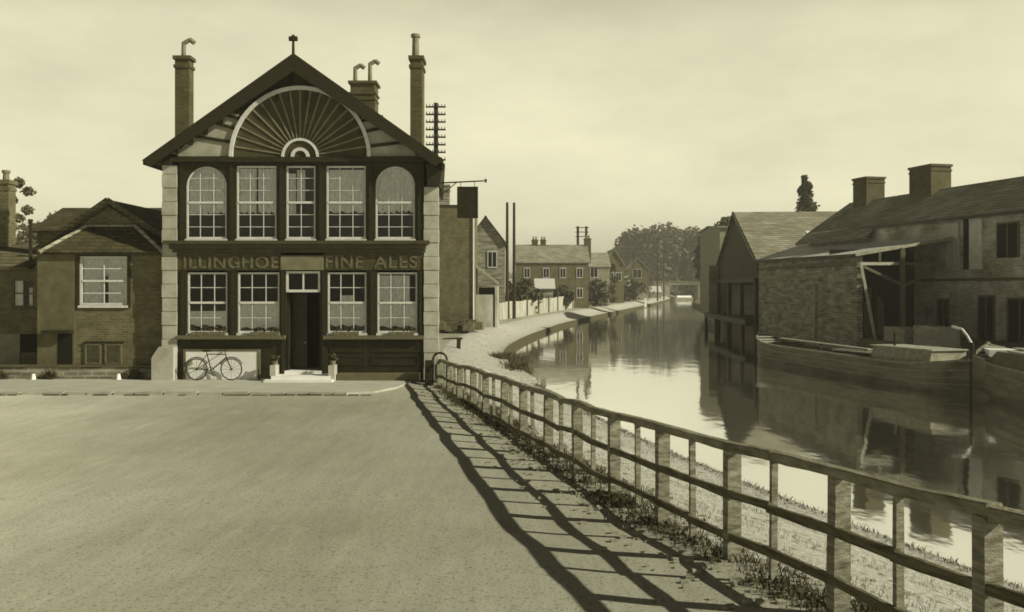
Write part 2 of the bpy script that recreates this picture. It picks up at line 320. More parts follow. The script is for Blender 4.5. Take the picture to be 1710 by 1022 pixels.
# ------------------------------------------------------------------ windows (real frames, panes, curtains)
def window(par, x0, x1, z0, z1, Y, cols=3, rws=4, fw=.075, bar=.024, arch=False, m=M_white, curtain=None, mid=True, gl=True, sill=True, wrd='window'):
    mb = MB(); y0, y1 = Y, Y+.07
    r = (x1-x0)/2; cx = (x0+x1)/2; zt = z1-r if arch else z1
    mb.box(x0, x0+fw, y0, y1, z0, zt); mb.box(x1-fw, x1, y0, y1, z0, zt)
    mb.box(x0+fw, x1-fw, y0, y1, z0, z0+fw*1.2)
    if arch:
        K = 14; o = [(cx+r*math.cos(PI*k/K), zt+r*math.sin(PI*k/K)) for k in range(K+1)]; i = [(cx+(r-fw)*math.cos(PI*k/K), zt+(r-fw)*math.sin(PI*k/K)) for k in range(K+1)]
        for k in range(K): mb.prism([o[k], o[k+1], i[k+1], i[k]], y0, y1)
    else: mb.box(x0+fw, x1-fw, y0, y1, z1-fw, z1)
    if mid: zm = (z0+z1)/2; mb.box(x0+fw, x1-fw, y0-.012, y1, zm-.035, zm+.035)
    f = mb.build(wrd, m, par)
    b = MB()
    for k in range(1, cols):
        x = x0+(x1-x0)*k/cols; top = z1-fw
        if arch: top = zt+math.sqrt(max(0, (r-fw)**2-(x-cx)**2))
        b.box(x-bar/2, x+bar/2, y0+.015, y1-.015, z0+fw, top)
    for k in range(1, rws):
        if mid and k*2 == rws: continue
        z = z0+(z1-z0)*k/rws; h = r
        if arch and z > zt: h = math.sqrt(max(.01, r*r-(z-zt)**2))
        b.box(cx-h+fw, cx+h-fw, y0+.018, y1-.018, z-bar/2, z+bar/2)
    if b.v: b.build('glazing_bars', m, f)
    if gl:
        pts = [(x0+.02, z0+.02), (x1-.02, z0+.02)]
        if arch: pts += [(cx+(r-.02)*math.cos(PI*k/12), zt+(r-.02)*math.sin(PI*k/12)) for k in range(13)]
        else: pts += [(x1-.02, z1-.02), (x0+.02, z1-.02)]
        g = MB().prism(pts, y0+.03, y0+.038); g.build('pane', M_glass, f)
    if sill: MB().box(x0-.03, x1+.03, y0-.09, y1, z0-.075, z0-.002).build('sill', m, f)
    if curtain:
        for (a0, a1, c0, c1) in curtain:
            cb = MB(); n = 22; X0 = x0+(x1-x0)*a0; X1 = x0+(x1-x0)*a1; Z0 = z0+(z1-z0)*c0; Z1 = z0+(z1-z0)*c1; row = []
            for k in range(n+1):
                xx = X0+(X1-X0)*k/n; yy = Y+.095+.012*math.sin(k*1.9+X0)+.006*math.sin(k*4.3)
                zz = Z1
                if arch: zz = min(Z1, zt+math.sqrt(max(.0, (r-.01)**2-(xx-cx)**2)))
                row.append((xx, yy, zz))
            for k in range(n):
                (xa, ya, za), (xb, yb, zb) = row[k], row[k+1]
                zl = Z0+.03*math.sin(k*.9+X0*3)
                cb.add([(xa, ya, zl), (xb, yb, zl), (xb, yb, zb), (xa, ya, za)], [(0, 1, 2, 3)])
            cb.build('curtain', M_curt if c1 > .7 else M_curtd, f)
    return f

# ------------------------------------------------------------------ the public house
Y0 = 28.85
def X(x): return (x-855)/52.0
def Z(y): return EYE-(y-480)/52.0
pub = thing('public_house', 'timber fronted public house with a big fan shaped gable beside the canal', 'pub', (-6.8, 29, 0))
XL, XR = X(272), X(733)
GB = .03
# side and rear walls (the right wall runs in slightly towards the back)
bx = MB(); y1 = 39.0; xa = XR-.95
bx.hexa([(XL+.02, Y0+1.3, GB-.1), (XR-.12, Y0+1.3, GB-.1), (xa, y1, GB-.1), (XL+.02, y1, GB-.1), (XL+.02, Y0+1.3, Z(268)), (XR-.12, Y0+1.3, Z(268)), (xa, y1, Z(268)), (XL+.02, y1, Z(268))])
bx.box(XL+.02, XL+.28, Y0+.1, Y0+1.29, GB-.1, Z(268)); bx.hexa([(XR-.3, Y0+.1, GB-.1), (XR-.02, Y0+.1, GB-.1), (XR-.12, Y0+1.29, GB-.1), (XR-.3, Y0+1.29, GB-.1), (XR-.3, Y0+.1, Z(268)), (XR-.02, Y0+.1, Z(268)), (XR-.12, Y0+1.29, Z(268)), (XR-.3, Y0+1.29, Z(268))])
bx.build('brick_wall', M_brick, pub)
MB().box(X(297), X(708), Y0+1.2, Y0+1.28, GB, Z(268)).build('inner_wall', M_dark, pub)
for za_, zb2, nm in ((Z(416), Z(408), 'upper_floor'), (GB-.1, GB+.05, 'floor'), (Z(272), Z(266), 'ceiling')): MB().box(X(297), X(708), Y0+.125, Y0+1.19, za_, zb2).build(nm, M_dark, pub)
# quoin pilasters in dressed blocks
for side, (a, b) in enumerate(((272, 297), (708, 733))):
    q = MB(); z = GB+.0; top = Z(276 if side == 0 else 312); k = 0
    while z < top-.1:
        h = min(.44, top-z); e = .02 if k % 2 else 0
        q.box(X(a)+e*.5, X(b)-e*.5, Y0-.10+e, Y0+.1, z+.012, z+h-.012); z += h; k += 1
    q.box(X(a)+.02, X(b)-.02, Y0-.06, Y0+.09, GB, top-.01)
    q.build('quoins', M_cream, pub)
fl = MB().prism([(X(262), GB), (X(297)+.02, GB), (X(297)+.02, Z(578)), (X(274), Z(578)), (X(262), Z(596))], Y0-.45, Y0-.105); fl.build('buttress', M_cream, pub)
MB().prism([(X(715), Z(312)+.01), (X(735), Z(312)+.01), (X(741), Z(276)), (X(712), Z(276))], Y0-.25, Y0+.6).build('eaves_bracket', M_tim, pub)
MB().box(X(272), X(290), Y0-.2, Y0+.3, Z(276), Z(262)).build('eaves_bracket', M_tim, pub)
# posts and rails of the timber front
up = [(297,311),(379,395),(462,478),(527,545),(611,627),(693,708)]
gp = [(297,313),(380,397),(467,478),(535,547),(612,630),(697,708)]
for k in range(6):
    a, b = up[k]; c = (a+b)/2
    MB().box(X(a), X(b), Y0-.04, Y0+.12, Z(402.6), Z(272)).box(X(c)-.05, X(c)+.05, Y0-.075, Y0-.039, Z(402.6), Z(274)).build('frame_post', M_tim, pub)
    a, b = gp[k]; c = (a+b)/2; zb0 = GB if k in (2, 3) else Z(566)
    MB().box(X(a), X(b), Y0-.04, Y0+.12, zb0, Z(452)).box(X(c)-.04, X(c)+.04, Y0-.08, Y0-.039, zb0+.01, Z(453)).build('frame_post', M_tim, pub)
sp = MB()
for x0, x1 in ((311, 379), (627, 693)):                     # spandrels round the arched lights
    cx = X((x0+x1)/2); r = X(x1)-cx; zt = Z(278)-r; ztop = Z(272)
    for s in (-1, 1):
        pts = [(cx+s*r, ztop), (cx, ztop)]+[(cx+s*r*math.sin(PI/2*k/8), zt+r*math.cos(PI/2*k/8)) for k in range(9)]
        sp.prism(pts, Y0-.02, Y0+.1)
for x0, x1 in ((395, 462), (478, 527), (545, 611)): sp.box(X(x0), X(x1), Y0-.02, Y0+.1, Z(275), Z(272))
sp.build('spandrels', M_tim, pub)
lace = [(0, 1, .30, 1)]
for x0, x1, ar, c in ((311, 379, 1, [(.0, .5, .34, 1), (.5, 1, .36, 1)]), (395, 462, 0, [(0, .47, .36, .97), (.52, 1, .36, .97)]), (478, 527, 0, [(0, .3, .34, .9), (.34, .62, .5, .95)]), (545, 611, 0, [(0, 1, .37, .95)]), (627, 693, 1, [(0, .5, .36, 1), (.5, 1, .38, 1)])):
    window(pub, X(x0)+.005, X(x1)-.005, Z(399), Z(277), Y0+.02, 3 if x1-x0 > 55 else 2, 6, .055, .02, bool(ar), curtain=c)
for x0, x1, c in ((313, 380, [(0, 1, .12, .36)]), (397, 467, [(0, 1, .08, .52)]), (547, 612, [(0, 1, .12, .5), (.3, .68, .5, .62)]), (630, 697, [(0, 1, .1, .5), (0, .8, .52, .95)])):
    window(pub, X(x0)+.005, X(x1)-.005, Z(556), Z(455), Y0+.02, 3, 4, .055, .024, curtain=c)
fn = MB()
for b in range(4):                                          # plants in window boxes on the sills
    pass
c = MB().box(X(283), X(717), Y0-.16, Y0+.11, Z(271.5), Z(263)); c.build('upper_beam', M_tim, pub)
c = MB().box(X(278), X(718), Y0-.34, Y0+.1, Z(408), Z(402.5)); c.box(X(286), X(712), Y0-.22, Y0+.1, Z(416), Z(408.3)); c.box(X(290), X(711), Y0-.12, Y0+.1, Z(422), Z(416.2))
c.build('shop_cornice', mat('cornice_paint', .055, .7, 1.4, 3, .5), pub)
fa = MB().box(X(297), X(470), Y0-.06, Y0+.1, Z(451), Z(422.2)).box(X(541), X(708), Y0-.06, Y0+.1, Z(451), Z(422.2)); fas = fa.build('fascia', mat('fascia_board', .055, .5, 1.6, 5, .6, stretch=(1, 1, 3)), pub)
MB().box(X(470), X(541), Y0-.1, Y0+.1, Z(451), Z(427)).build('name_panel', mat('name_panel_paint', .17), pub)
def letters(txt, x0, x1, y0, y1, par):
    cu = bpy.data.curves.new('lettering', 'FONT'); cu.body = txt; cu.extrude = .012; cu.size = 1; cu.space_character = 1.15; cu.offset = .012
    o = bpy.data.objects.new('lettering', cu); COL.objects.link(o); bpy.context.view_layer.update()
    me = bpy.data.meshes.new_from_object(o.evaluated_get(bpy.context.evaluated_depsgraph_get())); bpy.data.objects.remove(o)
    vs = [v.co.copy() for v in me.vertices]; ax = min(v.x for v in vs); bx_ = max(v.x for v in vs); ay = min(v.y for v in vs); by = max(v.y for v in vs)
    off = OFF[par.name]
    for v in me.vertices:
        co = v.co; v.co = (x0+(co.x-ax)/(bx_-ax)*(x1-x0)-off.x, Y0-.072-co.z-off.y, y0+(co.y-ay)/(by-ay)*(y1-y0)-off.z)
    me.materials.clear(); me.materials.append(M_letter)
    o = bpy.data.objects.new('lettering', me); COL.objects.link(o); o.parent = par
letters('ILLINGHOE', X(308), X(466), Z(448), Z(428), fas)
letters('FINE', X(545), X(607), Z(448), Z(427), fas)
letters('ALES', X(625), X(697), Z(448), Z(427), fas)
s = MB().box(X(297), X(478), Y0-.2, Y0+.1, Z(566), Z(560)).box(X(541), X(708), Y0-.2, Y0+.1, Z(566), Z(560)); s.build('sill_rail', M_timl, pub)
s = MB().box(X(297), X(478), Y0-.02, Y0+.1, GB-.1, Z(566.2)).box(X(541), X(708), Y0-.02, Y0+.1, GB-.1, Z(566.2))
for a, b in ((552, 610), (620, 700)):
    for c0, c1 in ((572, 588), (594, 610)):
        s.box(X(a), X(b), Y0-.05, Y0-.021, Z(c1), Z(c1)+.05); s.box(X(a), X(b), Y0-.05, Y0-.021, Z(c0)-.05, Z(c0)); s.box(X(a), X(a)+.05, Y0-.05, Y0-.021, Z(c1)+.051, Z(c0)-.051); s.box(X(b)-.05, X(b), Y0-.05, Y0-.021, Z(c1)+.051, Z(c0)-.051)
s.build('stall_riser', mat('stall_riser_paint', .02, .6, 1.5, 3, .6), pub)
MB().box(X(568), X(702), Y0-.5, Y0-.055, GB, Z(622)).build('cellar_ledge', mat('worn_stone', .13), pub)
# door in its recess, and the light above it
ov = window(pub, X(478), X(535), Z(488), Z(453), Y0-.02, 2, 1, .07, .05, mid=False, sill=False)
d = MB(); dx0, dx1 = X(478), X(535); D = Y0+.55
d.box(dx0, (dx0+dx1)/2-.01, D, D+.06, GB+.25, Z(490))
for z0, z1 in ((.45, 1.0), (1.15, 1.7), (1.8, 2.5)): d.box(dx0+.1, (dx0+dx1)/2-.1, D-.02, D-.001, z0, z1)
dr = d.build('door', mat('door_varnish', .03, .6, 1.5, 3, .4, stretch=(4, 1, 1)), pub)
MB().tube(((dx0+dx1)/2-.07, D-.05, 1.2), ((dx0+dx1)/2-.07, D, 1.2), .03, .03).build('handle', M_gun, dr)
d = MB().box(dx1-.06, dx1, Y0+.13, D, GB+.25, Z(490)).box(dx0, dx0+.05, Y0+.13, D-.03, GB+.25, Z(490)); d.build('door_lining', M_tim, pub)
MB().box(X(463), X(560), Y0-.75, Y0-.09, GB+.01, GB+.2).box(X(455), X(565), Y0-1.05, Y0-.751, GB+.01, GB+.1).box(X(476), X(538), Y0-.089, Y0+1.1, GB+.06, GB+.3).build('doorstep', M_board, pub)
MB().box(X(461), X(470), Y0-.74, Y0-.3, GB+.201, Z(607)).box(X(556), X(566), Y0-.74, Y0-.3, GB+.0, Z(607)).build('step_kerb', M_cream, pub)
# gable
ap = (X(497), Z(97)); sl_ = 175/247.0
gx0, gx1 = XL+.03, XR-.03
gz = lambda x: ap[1]-abs(x-ap[0])*sl_-.12
MB().prism([(gx0, Z(268)), (gx1, Z(268)), (gx1, gz(gx1)), (ap[0], gz(ap[0])), (gx0, gz(gx0))], Y0+.02, Y0+.2).build('gable_wall', mat('gable_boards', .045, .5, 1.6, 2, .7, stretch=(5, 1, .6)), pub)
MB().prism([(X(x_), Z(y_)) for x_, y_ in ((296, 261), (392, 261), (397, 225), (410, 196), (385, 186), (296, 248))], Y0-.01, Y0+.019).build('infill_panel', M_plasd, pub)
MB().prism([(X(x_), Z(y_)) for x_, y_ in ((706, 261), (612, 261), (607, 225), (596, 200), (616, 194), (706, 250))], Y0-.01, Y0+.019).build('infill_panel', M_plasd, pub)
cx, cz = X(502), Z(262.5); R = 2.2
pn = MB().prism([(cx+R*math.cos(PI*k/40), cz+R*math.sin(PI*k/40)) for k in range(41)], Y0-.05, Y0+.015)
fan = pn.build('fan_panel', M_fan, pub)
def ring(r0, r1, ya, yb, name, m, par, K=36):
    mb = MB()
    for k in range(K):
        a, b = PI*k/K, PI*(k+1)/K
        mb.prism([(cx+r1*math.cos(a), cz+r1*math.sin(a)), (cx+r1*math.cos(b), cz+r1*math.sin(b)), (cx+r0*math.cos(b), cz+r0*math.sin(b)), (cx+r0*math.cos(a), cz+r0*math.sin(a))], ya, yb)
    return mb.build(name, m, par)
ring(R-.05, R+.07, Y0-.13, Y0-.02, 'fan_rim', M_white, fan)
ring(.52, .6, Y0-.11, Y0-.051, 'fan_ring', M_white, fan, 20)
ring(.2, .3, Y0-.11, Y0-.051, 'fan_hub', M_white, fan, 12)
rb = MB()
for k in range(1, 20):
    a = PI*k/20
    for rr0, rr1, wd in ((.62, 2.13, .05), ):
        ca, sa = math.cos(a), math.sin(a); w0, w1 = .018, .026
        rb.prism([(cx+rr0*ca-w0*sa, cz+rr0*sa+w0*ca), (cx+rr1*ca-w1*sa, cz+rr1*sa+w1*ca), (cx+rr1*ca+w1*sa, cz+rr1*sa-w1*ca), (cx+rr0*ca+w0*sa, cz+rr0*sa-w0*ca)], Y0-.085, Y0-.051)
rb.build('fan_ribs', M_rib, fan)
ts = MB()
def strut(x0, y0_, x1, y1_, wd=.12): MB().beam((X(x0), Y0-.02, Z(y0_)), (X(x1), Y0-.02, Z(y1_)), .08, wd).build('gable_strut', M_tim, pub)
for a in (463, 484, 512, 533): strut(a, 170, a, 118+abs(a-497)*.5)
for (a, b, c, d_) in ((300, 248, 330, 212), (318, 226, 388, 238), (352, 203, 402, 218), (370, 190, 416, 203), (690, 236, 620, 244), (655, 210, 600, 222), (640, 195, 590, 205), (296, 262, 296, 250)): strut(a, b, c, d_, .1)
# bargeboards and roof
eL, eR = X(250), X(743)
zL, zR = ap[1]-(ap[0]-eL)*sl_, ap[1]-(eR-ap[0])*sl_
for s_, (ex, ez) in ((-1, (eL, zL)), (1, (eR, zR))):
    b = MB(); th = .46
    b.prism([(ex, ez), (ap[0], ap[1]), (ap[0], ap[1]-th*1.25), (ex+(.25*-s_), ez-.2)], Y0-.62, Y0-.55); b.build('bargeboard', M_tim, pub)
    b = MB(); b.hexa([(ex, Y0-.54, ez-.13), (ap[0]+.001*s_, Y0-.54, ap[1]-.13), (ap[0]+.001*s_, y1+.2, ap[1]-.13), (ex+(-.95 if s_ > 0 else 0), y1+.2, ez-.13+(.95*0)), (ex, Y0-.54, ez+.02), (ap[0]+.001*s_, Y0-.54, ap[1]+.02), (ap[0]+.001*s_, y1+.2, ap[1]+.02), (ex+(-.95 if s_ > 0 else 0), y1+.2, ez+.02)])
    b.build('roof', M_tiled, pub)
    b = MB()
    for k in range(9):                                       # purlin ends under the verge
        t = .08+.1*k; px = ex+(ap[0]-ex)*t; pz = ez+(ap[1]-ez)*t-.27; b.box(px-.07, px+.07, Y0-.5, Y0+.015, pz-.1, pz+.08)
    b.build('purlin_ends', M_tim, pub)
g = MB(); g.beam((eR-.02, Y0-.5, zR-.16), (eR-.9, y1, zR-.16), .12, .12); g.build('gutter', M_iron, pub)
g = MB().tube((ap[0], Y0-.58, ap[1]-.1), (ap[0], Y0-.58, Z(76)), .05, .04).tube((ap[0]-.13, Y0-.58, Z(73)), (ap[0]+.13, Y0-.58, Z(73)), .08, .08).tube((ap[0], Y0-.58, Z(76)), (ap[0], Y0-.58, Z(67)), .09, .05); g.build('finial', M_iron, pub)
def chimney(par, x0, x1, ytop, d, dep, ybot, caps=((0, .12, .06), (.3, .1, .04)), m=M_brickl, pots=()):
    a, zt = P(x0, ytop, d); b, zb = P(x1, ybot, d); mb = MB().box(a, b, d, d+dep, zb, zt)
    for (dz, h, o) in caps: mb.box(a-o, b+o, d-o, d+dep+o, zt-dz-h, zt-dz)
    c = mb.build('chimney', m, par)
    for (px, ptop, r, bent) in pots:
        X_, zz = P(px, ptop, d); pm = MB().tube((X_, d+dep/2, zt), (X_, d+dep/2, zz), r, r*.85, 10)
        if bent: pm.tube((X_-.02, d+dep/2, zz-.05), (X_+.22, d+dep/2, zz+.1), r, r*.9, 8).tube((X_+.2, d+dep/2, zz+.1), (X_+.36, d+dep/2, zz-.02), r, r, 8)
        else: pm.tube((X_-.0, d+dep/2, zz-.1), (X_, d+dep/2, zz), r*1.25, r*1.25, 10)
        pm.build('chimney_pot', M_pot, c)
    return c
chimney(pub, 292, 316, 93, 30.2, .42, 262, pots=((303, 68, .08, True),))
chimney(pub, 685, 705, 93, 30.2, .8, 262, pots=((692, 52, .13, False),))
chimney(pub, 585, 626, 135, 35.5, .9, 240, caps=((0, .1, .08), (.45, .07, .05), (.7, .05, .03)), pots=((590, 108, .09, True), (615, 101, .09, True)))

# things standing at the pub front
bd = MB().box(X(313), X(432), Y0-.145, Y0-.06, Z(637), Z(586)); b_ = thing('notice_board', 'blank white board leaning under the left shop windows behind the bicycle', 'board', (X(372), Y0-.1, GB))
bd.build('panel', M_board, b_)
fr = MB()
for (a, b, c, d_) in ((309, 313, 583, 638), (432, 436, 583, 638), (313, 432, 583, 586)): fr.box(X(a), X(b), Y0-.16, Y0-.055, Z(d_), Z(c))
fr.build('frame', M_timl, b_)
# bicycle
bk = thing('bicycle', 'black bicycle propped against the white board outside the pub', 'bicycle', (X(364), Y0-.45, .07))
yb = Y0-.42; r = .33; xa_, xb_ = X(336), X(393); zc = .06+r+.02
def wheel(cx_, nm='wheel'):
    mb = MB(); K = 22
    for k in range(K):
        a, b = 2*PI*k/K, 2*PI*(k+1)/K
        mb.tube((cx_+r*math.cos(a), yb, zc+r*math.sin(a)), (cx_+r*math.cos(b), yb, zc+r*math.sin(b)), .02, .02, 6)
    o = mb.build('wheel', M_iron, bk); sp_ = MB()
    for k in range(12): a = PI*k/6; sp_.tube((cx_, yb, zc), (cx_+r*math.cos(a), yb, zc+r*math.sin(a)), .004, .004, 4)
    sp_.tube((cx_, yb-.04, zc), (cx_, yb+.04, zc), .03, .03, 8); sp_.build('spokes', M_iron, o)
    for s_ in (0,):
        mg = MB()
        for k in range(9):
            a, b = PI*(.15+.08*k), PI*(.15+.08*(k+1)); mg.tube((cx_+(r+.05)*math.cos(a), yb, zc+(r+.05)*math.sin(a)), (cx_+(r+.05)*math.cos(b), yb, zc+(r+.05)*math.sin(b)), .018, .018, 5)
        mg.build('mudguard', M_iron, o)
wheel(xa_); wheel(xb_)
bb = (X(360), yb, zc-.03); st = (X(353), yb, zc+.48); hd = (X(383), yb, zc+.5); hl = (X(385), yb, zc+.38)
fr = MB(); fr.path([bb, st], .018); fr.path([st, (X(382), yb, zc+.47)], .018); fr.path([bb, hl], .02); fr.path([hd, hl, (xb_, yb, zc)], .018); fr.path([st, (xa_, yb, zc)], .011); fr.path([bb, (xa_, yb, zc)], .012); fr.path([st, (X(352), yb, zc+.56)], .014); fr.path([hd, (X(382), yb, zc+.6)], .014)
fr.build('frame', M_iron, bk)
MB().hexa([(X(346), yb-.05, zc+.56), (X(360), yb-.03, zc+.56), (X(360), yb+.03, zc+.56), (X(346), yb+.09, zc+.56), (X(346), yb-.06, zc+.62), (X(360), yb-.02, zc+.61), (X(360), yb+.02, zc+.61), (X(346), yb+.1, zc+.62)]).build('saddle', M_iron, bk)
MB().path([(X(374), yb-.22, zc+.58), (X(383), yb-.24, zc+.62), (X(383), yb, zc+.61), (X(383), yb+.22, zc+.62), (X(375), yb+.22, zc+.58)], .013).build('handlebar', M_iron, bk)
ck = MB()
for k in range(12): a, b = 2*PI*k/12, 2*PI*(k+1)/12; ck.tube((bb[0]+.1*math.cos(a), yb-.04, bb[2]+.1*math.sin(a)), (bb[0]+.1*math.cos(b), yb-.04, bb[2]+.1*math.sin(b)), .01, .01, 5)
ck.tube((bb[0], yb-.05, bb[2]), (bb[0]+.1, yb-.07, bb[2]-.14), .01, .01).box(bb[0]+.05, bb[0]+.16, yb-.13, yb-.06, bb[2]-.16, bb[2]-.13); ck.build('chainset', M_iron, bk)
# potted plants each side of the step
for i, (px, lab) in enumerate(((466, 'small bushy plant in a pot on the left end of the doorstep'), (561, 'small bushy plant in a pot on the right end of the doorstep'))):
    t = thing('potted_plant', lab, 'plant', (X(px), Y0-.52, Z(607)), 'plants on the doorstep')
    MB().tube((X(px), Y0-.52, Z(607)), (X(px), Y0-.52, Z(600)), .07, .1, 10).build('pot', M_pot, t)
    m_ = MB(); leaves(m_, (X(px), Y0-.52, Z(596)), (.16, .16, .16), 150, .045, .2); m_.build('foliage', M_grass, t)
for x0, x1, lab in ((322, 378, 'trough of low plants on the sill of the leftmost shop window'), (420, 468, 'trough of low plants on the sill of the shop window left of the door'), (556, 600, 'trough of low plants on the sill of the shop window right of the door'), (650, 692, 'trough of low plants on the sill of the rightmost shop window')):
    t = thing('window_box', lab, 'plants', (X((x0+x1)/2), Y0-.13, Z(560)+.01), 'window boxes on the shop sills')
    MB().box(X(x0), X(x1), Y0-.19, Y0-.08, Z(560)+.005, Z(554)).build('trough', M_timl, t)
    m_ = MB()
    for k in range(9): leaves(m_, (X(x0+(x1-x0)*(k+.5)/9), Y0-.14, Z(551)+random.uniform(-.02, .05)), (.07, .06, .06), 26, .03, .1)
    m_.build('foliage', M_grass, t)
# hanging sign
sg = thing('hanging_sign', 'dark inn sign hanging from an iron bracket at the right corner of the pub', 'sign', (X(735), Y0+.1, Z(305)))
ys = Y0+.12
br = MB().tube((X(731), ys, Z(305)), (X(813), ys, Z(301)), .025, .02).tube((X(731), ys, Z(330)), (X(762), ys, Z(304)), .015, .015).tube((X(811), ys, Z(301)-.06), (X(811), ys, Z(301)+.06), .03, .03)
br.build('bracket', M_iron, sg)
MB().box(X(766), X(795), ys-.02, ys+.02, Z(361), Z(314)).build('board', mat('sign_paint', .018, .5, 1.8, 3, .5), sg)
f_ = MB()
for (a, b, c, d_) in ((763, 766, 311, 364), (795, 798, 311, 364), (766, 795, 311, 314), (766, 795, 361, 364)): f_.box(X(a), X(b), ys-.035, ys+.035, Z(d_), Z(c))
f_.tube((X(769), ys, Z(311)), (X(769), ys, Z(303)), .01, .01).tube((X(792), ys, Z(311)), (X(792), ys, Z(302)), .01, .01); f_.build('frame', M_iron, sg)

# ------------------------------------------------------------------ the cottages at the left
YC = 29.15
def cx_(x, d=YC): return (x-855)*d/F
def cz_(y, d=YC): return EYE-(y-HY)*d/F
ct = thing('cottage', 'plastered cottage with a half hipped tiled roof joined to the left side of the pub', 'house', (cx_(165), YC, 0))
wl = MB().box(cx_(62), cx_(133), YC, YC+.25, -.2, cz_(415)).box(cx_(213), XL-.02, YC, YC+.25, -.2, cz_(415)).box(cx_(133), cx_(213), YC, YC+.25, -.2, cz_(510)).box(cx_(133), cx_(213), YC, YC+.25, cz_(428), cz_(415))
wl.box(cx_(62), XL-.02, YC+.6, YC+7.5, -.2, cz_(415)); wl.box(cx_(62), cx_(66), YC+.251, YC+.59, -.2, cz_(415)); wl.build('wall', M_brick, ct)
MB().box(cx_(63), cx_(126), YC-.03, YC-.001, .5, cz_(419)).build('render_patch', mat('limewash', .125, .6, 1.2, 2.2, .9), ct)
window(ct, cx_(133), cx_(213), cz_(510), cz_(428), YC+.02, 2, 4, .07, .035, curtain=[(.02, .45, 0, 1), (.57, .98, 0, 1), (.4, .6, .6, 1)])
f_ = MB()
for (a, b, c, d_) in ((128, 133, 424, 514), (213, 218, 424, 514), (133, 213, 424, 428), (133, 213, 510, 514)): f_.box(cx_(a), cx_(b), YC-.045, YC-.002, cz_(d_), cz_(c))
f_.build('window_surround', M_tim, ct)
d_ = MB().box(cx_(97), cx_(122), YC-.04, YC-.005, -.1, cz_(556)); d_.build('door', M_dark, ct)
MB().box(cx_(76), cx_(124), YC-.3, YC-.04, cz_(556), cz_(551)).build('door_hood', M_tim, ct)
window(ct, cx_(143), cx_(170), cz_(608), cz_(574), YC-.06, 1, 1, .05, .03, mid=False, curtain=[(0, 1, 0, 1)], sill=False, m=M_timl)
window(ct, cx_(176), cx_(204), cz_(608), cz_(574), YC-.06, 1, 1, .05, .03, mid=False, curtain=[(.3, 1, 0, 1)], sill=False, m=M_timl)
MB().box(cx_(141), cx_(207), YC-.07, YC-.002, cz_(573), cz_(570)).build('lintel', M_tim, ct)
# roof: gable wall, main slopes, pent hip in front
dG = 30.1
def G(x, y, d=dG): a, b = P(x, y, d); return (a, d, b)
gw = MB(); A = G(182, 345); B_ = G(75, 412); C_ = G(292, 412)
gw.add([A, B_, C_], [(0, 1, 2)]); gw.add([(A[0], A[1]+.2, A[2]), (B_[0], B_[1]+.2, B_[2]), (C_[0], C_[1]+.2, C_[2])], [(0, 2, 1)]); gw.build('gable_wall', M_brick, ct)
rf = MB(); a = G(180, 333, 29.9); l_ = G(58, 418, 29.9); r_ = G(302, 414, 29.9)
bk_ = lambda p: (p[0], 37.0, p[2])
rf.slab(l_, a, bk_(a), bk_(l_), .12); r_ = (XL-.03, 29.9, a[2]-(XL-.03-a[0])*(a[2]-r_[2])/(r_[0]-a[0])); rf.slab(a, r_, bk_(r_), bk_(a), .12); rf.build('roof', M_tile, ct)
pr = MB(); e0 = G(66, 421, 28.95); e1 = (XL-.03, 28.95, e0[2]); t0 = G(146, 377, 30.05); t1 = G(226, 377, 30.05); e2 = (cx_(58, 29.4), 30.05, e0[2]+.02); e3 = (XL-.03, 30.05, t1[2]-.45)
pr.slab(e0, e1, t1, t0, .1); pr.add([e0, t0, e2], [(0, 1, 2)]); pr.add([e1, e3, t1], [(0, 1, 2)]); pr.build('pent_roof', M_tiled, ct)
hp = MB().tube(e0, t0, .075, .075, 6).tube(t0, t1, .06, .06, 6).tube(t1, e1, .075, .075, 6); hp.build('hip_tiles', M_slatel, ct)
vg = MB(); vg.beam((a[0], a[1]-.04, a[2]), (l_[0], l_[1]-.04, l_[2]), .05, .14).beam((a[0], a[1]-.04, a[2]), (r_[0], r_[1]-.04, r_[2]), .05, .14); vg.build('verge', M_tile, ct)
# further cottage at the frame's edge
c2 = thing('small_cottage', 'lower brick cottage at the left edge with a small casement window', 'house', (-17.3, 31, 0))
d2 = 31.0; wx0 = cx_(-90, d2)
mb = MB()
for (a, b, c, d_) in ((-90, 20, 440, 650), (57, 64, 440, 650), (20, 57, 440, 466), (20, 57, 514, 650)): mb.box(cx_(a, d2), cx_(b, d2), d2, d2+.25, cz_(d_, d2), cz_(c, d2))
mb.box(wx0, cx_(62, d2), d2+.5, d2+6, -.3, cz_(440, d2)); mb.build('wall', M_brick, c2)
window(c2, cx_(20, d2), cx_(57, d2), cz_(514, d2), cz_(466, d2), d2+.02, 2, 2, .06, .04, m=M_timl, mid=False, curtain=[(.05, .42, 0, 1), (.7, .95, 0, .7)])
MB().box(cx_(0, d2), cx_(34, d2), d2-.04, d2-.003, 0, cz_(557, d2)).build('door', mat('faded_door', .26, .7, 1.2, 3), c2)
MB().box(cx_(36, d2), cx_(62, d2), d2-.04, d2-.003, cz_(588, d2), cz_(558, d2)).build('hatch', M_dark, c2)
rm = MB().slab((wx0, d2-.4, cz_(446, d2)), (cx_(58, d2), d2-.4, cz_(446, d2)), (cx_(58, d2), d2+3, cz_(400, d2)), (wx0, d2+3, cz_(400, d2)), .1)
rm.slab((wx0, d2+3, cz_(400, d2)), (cx_(58, d2), d2+3, cz_(400, d2)), (cx_(58, d2), d2+6.3, cz_(446, d2)), (wx0, d2+6.3, cz_(446, d2)), .1); rm.build('roof', M_tile, c2)
chimney(c2, -14, 14, 300, 33.5, .5, 430, caps=((0, .15, .05), (.3, .1, .03)), pots=((4, 283, .12, False),), m=M_brick)
rb_ = thing('rear_house', 'long dark roofed house standing behind the cottage', 'house', (-14, 40, 0))
